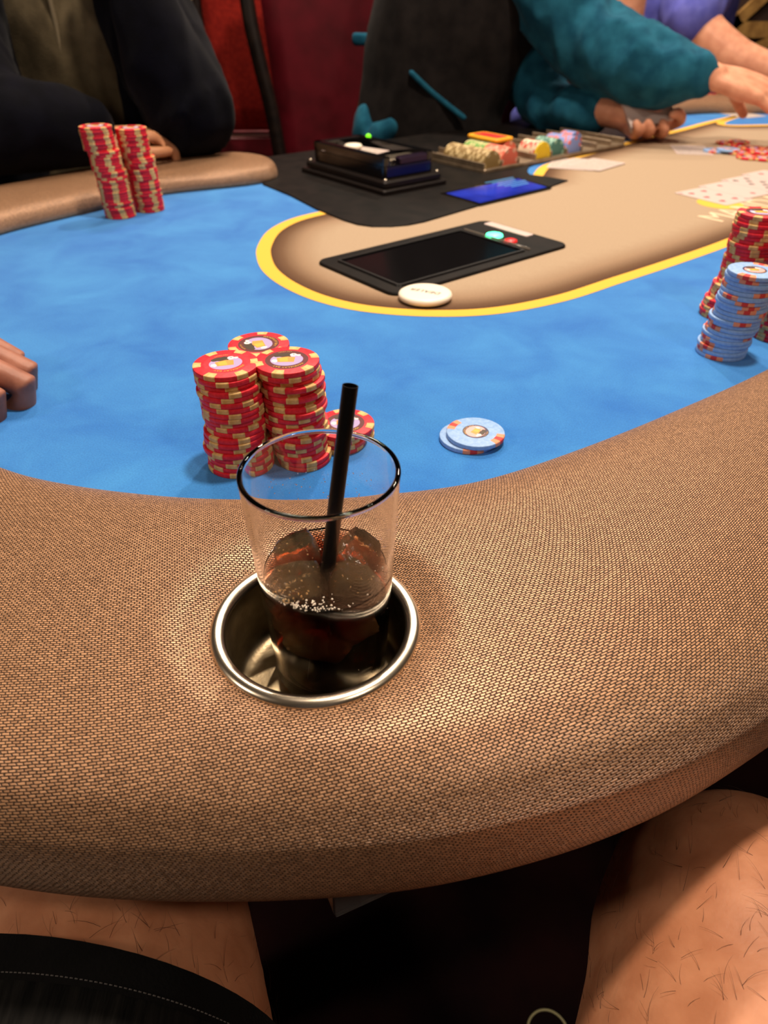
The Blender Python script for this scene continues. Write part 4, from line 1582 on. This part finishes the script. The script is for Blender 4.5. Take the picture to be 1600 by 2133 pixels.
# forearm between the dealer's sleeves, its shade put into the brown skin colour
p6 = thing('person', 'person showing only a shaded brown forearm between the dealer\'s two sleeves', 'person')
fa = [aty(*q, 1990) for q in ((1175, 120), (1212, 168), (1262, 203), (1320, 222))]
fuse('body', [tube([(*fa[0], 34), (*fa[1], 34), (*fa[2], 28), (*fa[3], 24)], 14, 4), tube([(*fa[0], 34), (fa[0][0] - 30, 2200, 120, 46), (fa[0][0] - 60, 2380, 300, 56), (fa[0][0] - 40, 2480, 200, 90), (fa[0][0] - 40, 2480, -250, 120)], 14, 4)] + hand(fa[3], (0.9, -0.35, -0.1), (0, 0, 1), 1, RELAX, 0.9) + head((fa[0][0] - 40, 2470, 520)), 5, skin_mat('shaded_skin', rgb(96, 52, 36), rgb(116, 66, 46)), p6, 3)

# --- neighbours whose fingers come into the frame
p4 = thing('person', 'person of whom only the curled fingers show at the edge of the blue cloth', 'person')
k4 = at(20, 765, 20)
w4 = (k4[0] - 128, k4[1] + 6, 36)
fuse('body', hand(w4, (0.97, -0.1, -0.04), (0.05, 0, 1), -1, [(20, 104, 62), (17, 108, 62), (19, 110, 62), (26, 110, 62)], 1.12, 0.04, thumb=((16, 24, -8), (42, 40, -22), (66, 40, -30), (86, 32, -32))) + [tube([(*w4, 26), (w4[0] - 120, w4[1] + 20, 62, 36), (w4[0] - 260, w4[1] + 60, 86, 44), (w4[0] - 380, w4[1] + 90, 250, 56)], 14, 4)], 1.7, M_skin_ruddy, p4, 2)
fuse('shirt', [tube([(w4[0] - 240, w4[1] + 55, 88, 56), (w4[0] - 390, w4[1] + 95, 240, 74), (w4[0] - 440, w4[1] + 140, 330, 84)], 16, 4), tube([(w4[0] - 560, w4[1] + 150, -250, 120, 170), (w4[0] - 560, w4[1] + 150, 100, 120, 180), (w4[0] - 550, w4[1] + 150, 350, 100, 150)], 18, 4, side=(1, 0, 0))], 9, M_grey_cloth, p4, 3, folds=5, fold_size=0.08)
p5 = thing('person', 'person of whom only a fingertip shows beside the community cards', 'person')
k5 = aty(1592, 432, 985)
w5 = (k5[0] + 165, k5[1] - 40, 70)
fuse('body', hand(w5, (-0.95, 0.25, -0.2), (0, 0, 1), 1, [(14, 16, 10), (30, 40, 30), (36, 44, 30), (40, 44, 30)], 1.0, thumb=((18, 24, -8), (48, 40, -18), (74, 38, -24), (96, 28, -26))) + [tube([(*w5, 26), (w5[0] + 130, w5[1] - 40, 80, 36), (w5[0] + 260, w5[1] - 90, 90, 44)], 14, 4)], 2.6, M_skin_pink, p5, 3)
fuse('shirt', [tube([(w5[0] + 180, w5[1] - 55, 86, 54), (w5[0] + 300, w5[1] - 110, 120, 66), (w5[0] + 400, w5[1] - 230, 300, 84)], 16, 4), tube([(w5[0] + 420, w5[1] - 330, -250, 170, 120), (w5[0] + 420, w5[1] - 330, 100, 180, 120), (w5[0] + 420, w5[1] - 320, 350, 150, 100)], 18, 4, side=(1, 0, 0))], 9, M_grey_cloth, p5, 3, folds=5, fold_size=0.08)

# --- the sitter whose bare thighs show below the armrest
p0 = thing('person', 'person in black shorts whose bare thighs show under the padded armrest', 'person')
LH, LK = Vector((-40, -230, -186)), Vector((-202, 330, -184))
RH, RK = Vector((84, -230, -188)), Vector((187, 166, -160))


def leg(h, k, foot, r0, r1):
    sg = 1 if k.x > 0 else -1
    bk = 210 if k.x > 0 else 20
    return [tube([(*h, r0), (*h.lerp(k, 0.35), r0 * 0.96), (*h.lerp(k, 0.72), (r0 + r1) / 2 * 0.98), (*h.lerp(k, 0.92), r1 * 1.0), (*k, r1 * 0.98)], 22, 5),
            tube([(*k, r1 * 0.96), (k.x + 4 * sg, k.y - bk * 0.1, k.z - 80, r1 * 0.84), (k.x + 12 * sg, k.y - bk * 0.35, k.z - 190, r1 * 0.88), (k.x + 25 * sg, k.y - bk * 0.8, k.z - 380, r1 * 0.58), (k.x + 30 * sg, k.y - bk, -690, r1 * 0.56)], 18, 4),
            tube([(k.x + 30 * sg, k.y - bk - 18, -712, 34), (k.x + 34 * sg, k.y - bk + 70, -722, 38, 28), (k.x + 40 * sg, k.y - bk + 160, -728, 36, 20)], 14, 4, side=(1, 0, 0))]


legs = fuse('body', leg(LH, LK, None, 100, 66) + leg(RH, RK, None, 106, 76) + [tube([(0, -260, -170, 170, 110), (0, -300, 20, 160, 105), (0, -310, 130, 165, 105)], 22, 4, side=(1, 0, 0)), ball(RK + Vector((4, 18, 10)), 60, 56, 56)], 6, M_skin_leg, p0, 6)
# shorts: a shell round the hips and both thighs, cut off clean at the hems
dl = (LK - LH).normalized()
dr = (RK - RH).normalized()


SHEAR = 0.42


def cloth_leg(h, d, ln, r0, r1, n=40, flare=4):
    sd = d.cross(Vector((0, 0, 1))).normalized()
    up = sd.cross(d)
    vs, fs = [], []
    prof_ = [(0.0, r0), (0.3, r0 + 1), (0.6, (r0 + r1) / 2 + 3), (0.85, r1 + 2), (1.0, r1 + flare), (1.0, r1 + flare - 3), (0.8, r1 - 3)]
    for t_, r_ in prof_:
        for k in range(n):
            a = 2 * math.pi * k / n
            w_ = 1 + 0.012 * math.sin(3 * a + t_ * 4)
            vs.append(h + d * (ln * t_ - SHEAR * t_ * math.cos(a) * r_) + (sd * math.cos(a) + up * math.sin(a)) * r_ * w_)
    for i in range(len(prof_) - 1):
        for k in range(n):
            j = (k + 1) % n
            fs.append((i * n + k, i * n + j, (i + 1) * n + j, (i + 1) * n + k))
    return vs, fs


for nm, h, d, ln, r0, r1 in (('shorts_leg', LH, dl, 384, 110, 88), ('shorts_leg', RH, dr, 215, 112, 106)):
    v, f = cloth_leg(h, d, ln, r0, r1)
    obj(nm, world_mm(v), f, M_shorts, p0)
    sd = d.cross(Vector((0, 0, 1))).normalized()
    up = sd.cross(d)
    ring = []
    for tt, rr_ in ((1.004, r1 + 4.2), (0.975, r1 + 4.6), (0.955, r1 + 4.4)):
        for k in range(48):
            a = 2 * math.pi * k / 48
            ring.append(h + d * (ln * tt - SHEAR * tt * math.cos(a) * rr_) + (sd * math.cos(a) + up * math.sin(a)) * rr_ * (1 + 0.012 * math.sin(3 * a + tt * 4)))
    fs = [(i * 48 + k, i * 48 + (k + 1) % 48, (i + 1) * 48 + (k + 1) % 48, (i + 1) * 48 + k) for i in range(2) for k in range(48)]
    obj('hem_band', world_mm(ring), fs, M_hem, p0)
    st = []
    for k in range(0, 300):
        a0, a1 = 2 * math.pi * k / 300, 2 * math.pi * (k + 0.62) / 300
        rr_ = (r1 + 5.0)
        pa = h + d * (ln * 0.962 - SHEAR * 0.962 * math.cos(a0) * rr_) + (sd * math.cos(a0) + up * math.sin(a0)) * rr_ * (1 + 0.012 * math.sin(3 * a0 + 0.962 * 4))
        pb = h + d * (ln * 0.962 - SHEAR * 0.962 * math.cos(a1) * rr_) + (sd * math.cos(a1) + up * math.sin(a1)) * rr_ * (1 + 0.012 * math.sin(3 * a1 + 0.962 * 4))
        st.append(tube([(*pa, 0.28), (*pb, 0.28)], 5, 1, caps=False))
    v, f = join(*st)
    tag(obj('hem_stitching', world_mm(v), f, M_stitch, p0), kind='stuff')
fuse('shorts_seat', [tube([(0, -265, -185, 188, 122), (0, -300, -20, 172, 116), (0, -305, 40, 168, 112)], 24, 4, side=(1, 0, 0))], 9, M_shorts, p0, 3)
fuse('shirt', [tube([(0, -300, 20, 172, 116), (0, -330, 200, 178, 118), (0, -360, 380, 190, 112), (0, -370, 450, 120, 80)], 24, 4, side=(1, 0, 0))], 10, M_grey_cloth, p0, 3, folds=4, fold_size=0.1)
# leg hair
rr = random.Random(5)
me = legs.data
cand = []
for pgon in me.polygons:
    c = pgon.center
    x, y, z = c.x * 1000, c.y * 1000, (c.z - FELT) * 1000
    if pgon.normal.z > 0.05 and 60 < y < 330:
        cand.append((pgon.center.copy(), pgon.normal.copy(), x, y, z))
hairs = []
for k in range(1500):
    c, nrm, x, y, z = rr.choice(cand)
    dirl = (dl if x < 0 else dr)
    tg = (dirl * rr.uniform(0.2, 1.0) + Vector((rr.uniform(-1, 1), rr.uniform(-0.4, 0.4), rr.uniform(-0.4, 0.2))) * 0.9)
    tg = (tg - nrm * tg.dot(nrm)).normalized()
    sd = nrm.cross(tg)
    ln = rr.uniform(6, 18) * (1.0 if x < 0 else 0.8)
    bend = rr.uniform(-0.5, 0.5)
    p = Vector((x, y, z)) + Vector((rr.uniform(-3, 3), rr.uniform(-3, 3), 0))
    pts_ = []
    for q in range(5):
        u = q / 4
        pts_.append(p + tg * ln * u + sd * bend * ln * u * u + nrm * (0.1 + 1.2 * math.sin(u * 2.4) * ln / 12))
    rad = rr.uniform(0.07, 0.12)
    vs, fs = [], []
    for q, pt in enumerate(pts_):
        r_ = rad * (1 - 0.7 * q / 4)
        for a in range(3):
            vs.append(pt + (sd * math.cos(a * 2.094) + nrm * math.sin(a * 2.094)) * r_)
    for q in range(4):
        for a in range(3):
            b = (a + 1) % 3
            fs.append((q * 3 + a, q * 3 + b, q * 3 + 3 + b, q * 3 + 3 + a))
    hairs.append((vs, fs))
v, f = join(*hairs)
tag(obj('leg_hair', world_mm(v), f, M_hair, p0), kind='stuff')

# ------------------------------------------------------------------ chairs and the room behind
def chair_seat(x, y, rz, name, label, m, w=460):
    c = thing(name, label, 'chair', None, (x / 1000, y / 1000, 0), rz)
    v, f = moved(box(w, 440, 80, 20, 50), (0, 0, 380))
    obj('seat', mm(v), f, m, c, smooth=False)
    for sx in (-1, 1):
        for sy in (-1, 1):
            v, f = tube([(sx * w * 0.43, sy * 190, 380, 18), (sx * w * 0.46, sy * 205, 0, 13)], 10, 3)
            obj('leg', mm(v), f, M_frame, c)
    return c


def curved_panel(w, h, thick, bow, n=14, m_=10, taper=0.0):
    """upholstered back panel, puffed and slightly bowed (mm, upright in xz)"""
    vs, fs = [], []
    for sgn in (-1, 1):
        for j in range(m_ + 1):
            for i in range(n + 1):
                u, w_ = 2 * i / n - 1, 2 * j / m_ - 1
                e = (1 - abs(u) ** 4) * (1 - abs(w_) ** 4)
                vs.append((u * w / 2 * (1 - taper * (1 - w_) / 2), sgn * thick * (0.35 + 0.65 * e) - bow * (1 - u * u), h * j / m_))
    N1 = (n + 1) * (m_ + 1)
    for s_ in (0, 1):
        for j in range(m_):
            for i in range(n):
                a = s_ * N1 + j * (n + 1) + i
                q = (a, a + 1, a + n + 2, a + n + 1)
                fs.append(q if s_ == 0 else q[::-1])
    rim_ = [i for i in range(n + 1)] + [j * (n + 1) + n for j in range(1, m_ + 1)] + [m_ * (n + 1) + i for i in range(n - 1, -1, -1)] + [j * (n + 1) for j in range(m_ - 1, 0, -1)]
    for a, b in zip(rim_, rim_[1:] + rim_[:1]):
        fs.append((b, a, a + N1, b + N1))
    return vs, fs


# dealer's tall maroon chair
mc = chair_seat(30, 1850, 0, 'padded_chair', 'tall maroon leather chair with a dark frame behind the dealer', M_maroon, 560)
v, f = curved_panel(660, 700, 26, -30, taper=0.17)
obj('backrest', mm(moved((v, f), (0, 140, 520))[0]), f, M_maroon, mc)
for sg in (-1, 1):
    pts_ = [(sg * 284, 118, 420), (sg * 288, 116, 600), (sg * 302, 116, 740), (sg * 324, 116, 860), (sg * 338, 120, 960), (sg * 344, 130, 1150)]
    v, f = tube([(*p, 17, 14) for p in pts_], 12, 5, side=(1, 0, 0))
    obj('back_upright', mm(v), f, M_frame, mc)
v, f = tube([(-344, 132, 1175, 18), (0, 140, 1215, 18), (344, 132, 1175, 18)], 12, 5)
obj('top_bar', mm(v), f, M_frame, mc)
# red chair further back
rc = chair_seat(-330, 2500, 0.08, 'padded_chair', 'red fabric chair with a dark edge behind the navy jacket', M_redcloth, 440)
v, f = curved_panel(330, 620, 24, 10)
obj('backrest', mm(moved((v, f), (0, -190, 655))[0]), f, M_redcloth, rc)
v, f = tube([(-165, -214, 655, 5), (0, -224, 655, 5), (165, -214, 655, 5)], 8, 5)
obj('piping', mm(v), f, M_maroon, rc)
v, f = moved(box(330, 30, 200, 4, 10), (0, -190, 440))
obj('lower_back', mm(v), f, M_maroon, rc, smooth=False)
for sg in (-1, 1):
    v, f = tube([(sg * 178, -190, 440, 12), (sg * 178, -190, 900, 12), (sg * 176, -186, 1290, 12)], 10, 3)
    obj('back_upright', mm(v), f, M_frame, rc)
# the sitter's own chair
chair_seat(0, -230, 0, 'padded_chair', 'dark padded chair under the person in black shorts', M_frame, 480)

# cream slatted panel
sx0, _, sz0 = aty(383, 110, 2900)
sx1, _, sz1 = aty(428, -20, 2900)
scr = thing('slatted_panel', 'cream slatted panel standing behind the navy jacket and red chair', 'panel', None, W(0, 0, -750))
v, f = box(150, 16, 1500, 2, 3)
obj('back_board', mm(moved((v, f), ((sx0 + sx1) / 2, 2925, 0))[0]), f, M_cream, scr, smooth=False)
for k in range(30):
    v, f = moved(box(140, 14, 27, 5, 3), ((sx0 + sx1) / 2, 2908, 560 + k * 29))
    obj('slat', mm(v), f, M_cream, scr, smooth=False)

# dark partition with gold lattice
par = thing('lattice_partition', 'dark partition with wide gold lattice bands at the far side of the room', 'partition', None, W(0, 0, -750))
v, f = moved(box(1700, 30, 1500, 2, 3), (1750, 3340, 0))
obj('dark_panel', mm(v), f, M_wall, par, smooth=False)


def gold_bar(p, q, w):
    a, b = aty(*p, 3300), aty(*q, 3300)
    d = Vector((b[0] - a[0], 0, b[2] - a[2]))
    ln = d.length
    d.normalize()
    n = Vector((-d.z, 0, d.x))
    A = Vector((a[0], 3300, a[2] + 750))
    vs = []
    for y_ in (0, 24):
        for s_, t_ in ((0, -1), (ln, -1), (ln, 1), (0, 1)):
            pt = A + d * s_ + n * t_ * w / 2
            vs.append((pt.x, pt.y + y_, pt.z))
    fs = [(0, 1, 2, 3), (7, 6, 5, 4), (0, 4, 5, 1), (1, 5, 6, 2), (2, 6, 7, 3), (3, 7, 4, 0)]
    obj('lattice_band', mm(vs), fs, M_gold, par, smooth=False)


gold_bar((1490, -40), (1535, 60), 48)
gold_bar((1520, 60), (1640, -50), 40)
gold_bar((1525, 62), (1660, 62), 52)
gold_bar((1560, 110), (1650, 60), 34)
gold_bar((1440, -10), (1560, 130), 40)

# thin pale loop on the carpet
lx, ly = at(1142, 2152, -748)
v, f = [], []
ring = []
for k in range(40):
    a = 2 * math.pi * k / 40
    ring.append((lx + 24 * math.cos(a), ly + 24 * math.sin(a), -748.2))
rv_, rf_ = [], []
for k in range(40):
    a = 2 * math.pi * k / 40
    for j in range(8):
        b = 2 * math.pi * j / 8
        rr_ = 24 + 1.4 * math.cos(b)
        rv_.append((lx + rr_ * math.cos(a), ly + rr_ * math.sin(a), -748.4 + 1.4 * math.sin(b)))
for k in range(40):
    for j in range(8):
        rf_.append((k * 8 + j, ((k + 1) % 40) * 8 + j, ((k + 1) % 40) * 8 + (j + 1) % 8, k * 8 + (j + 1) % 8))
lo = obj('cord_loop', world_mm(rv_), rf_, mat('pale_cord', rgb(210, 200, 150), 0.6))
tag(lo, 'thin pale cord loop lying on the dark carpet below the table', 'cord')
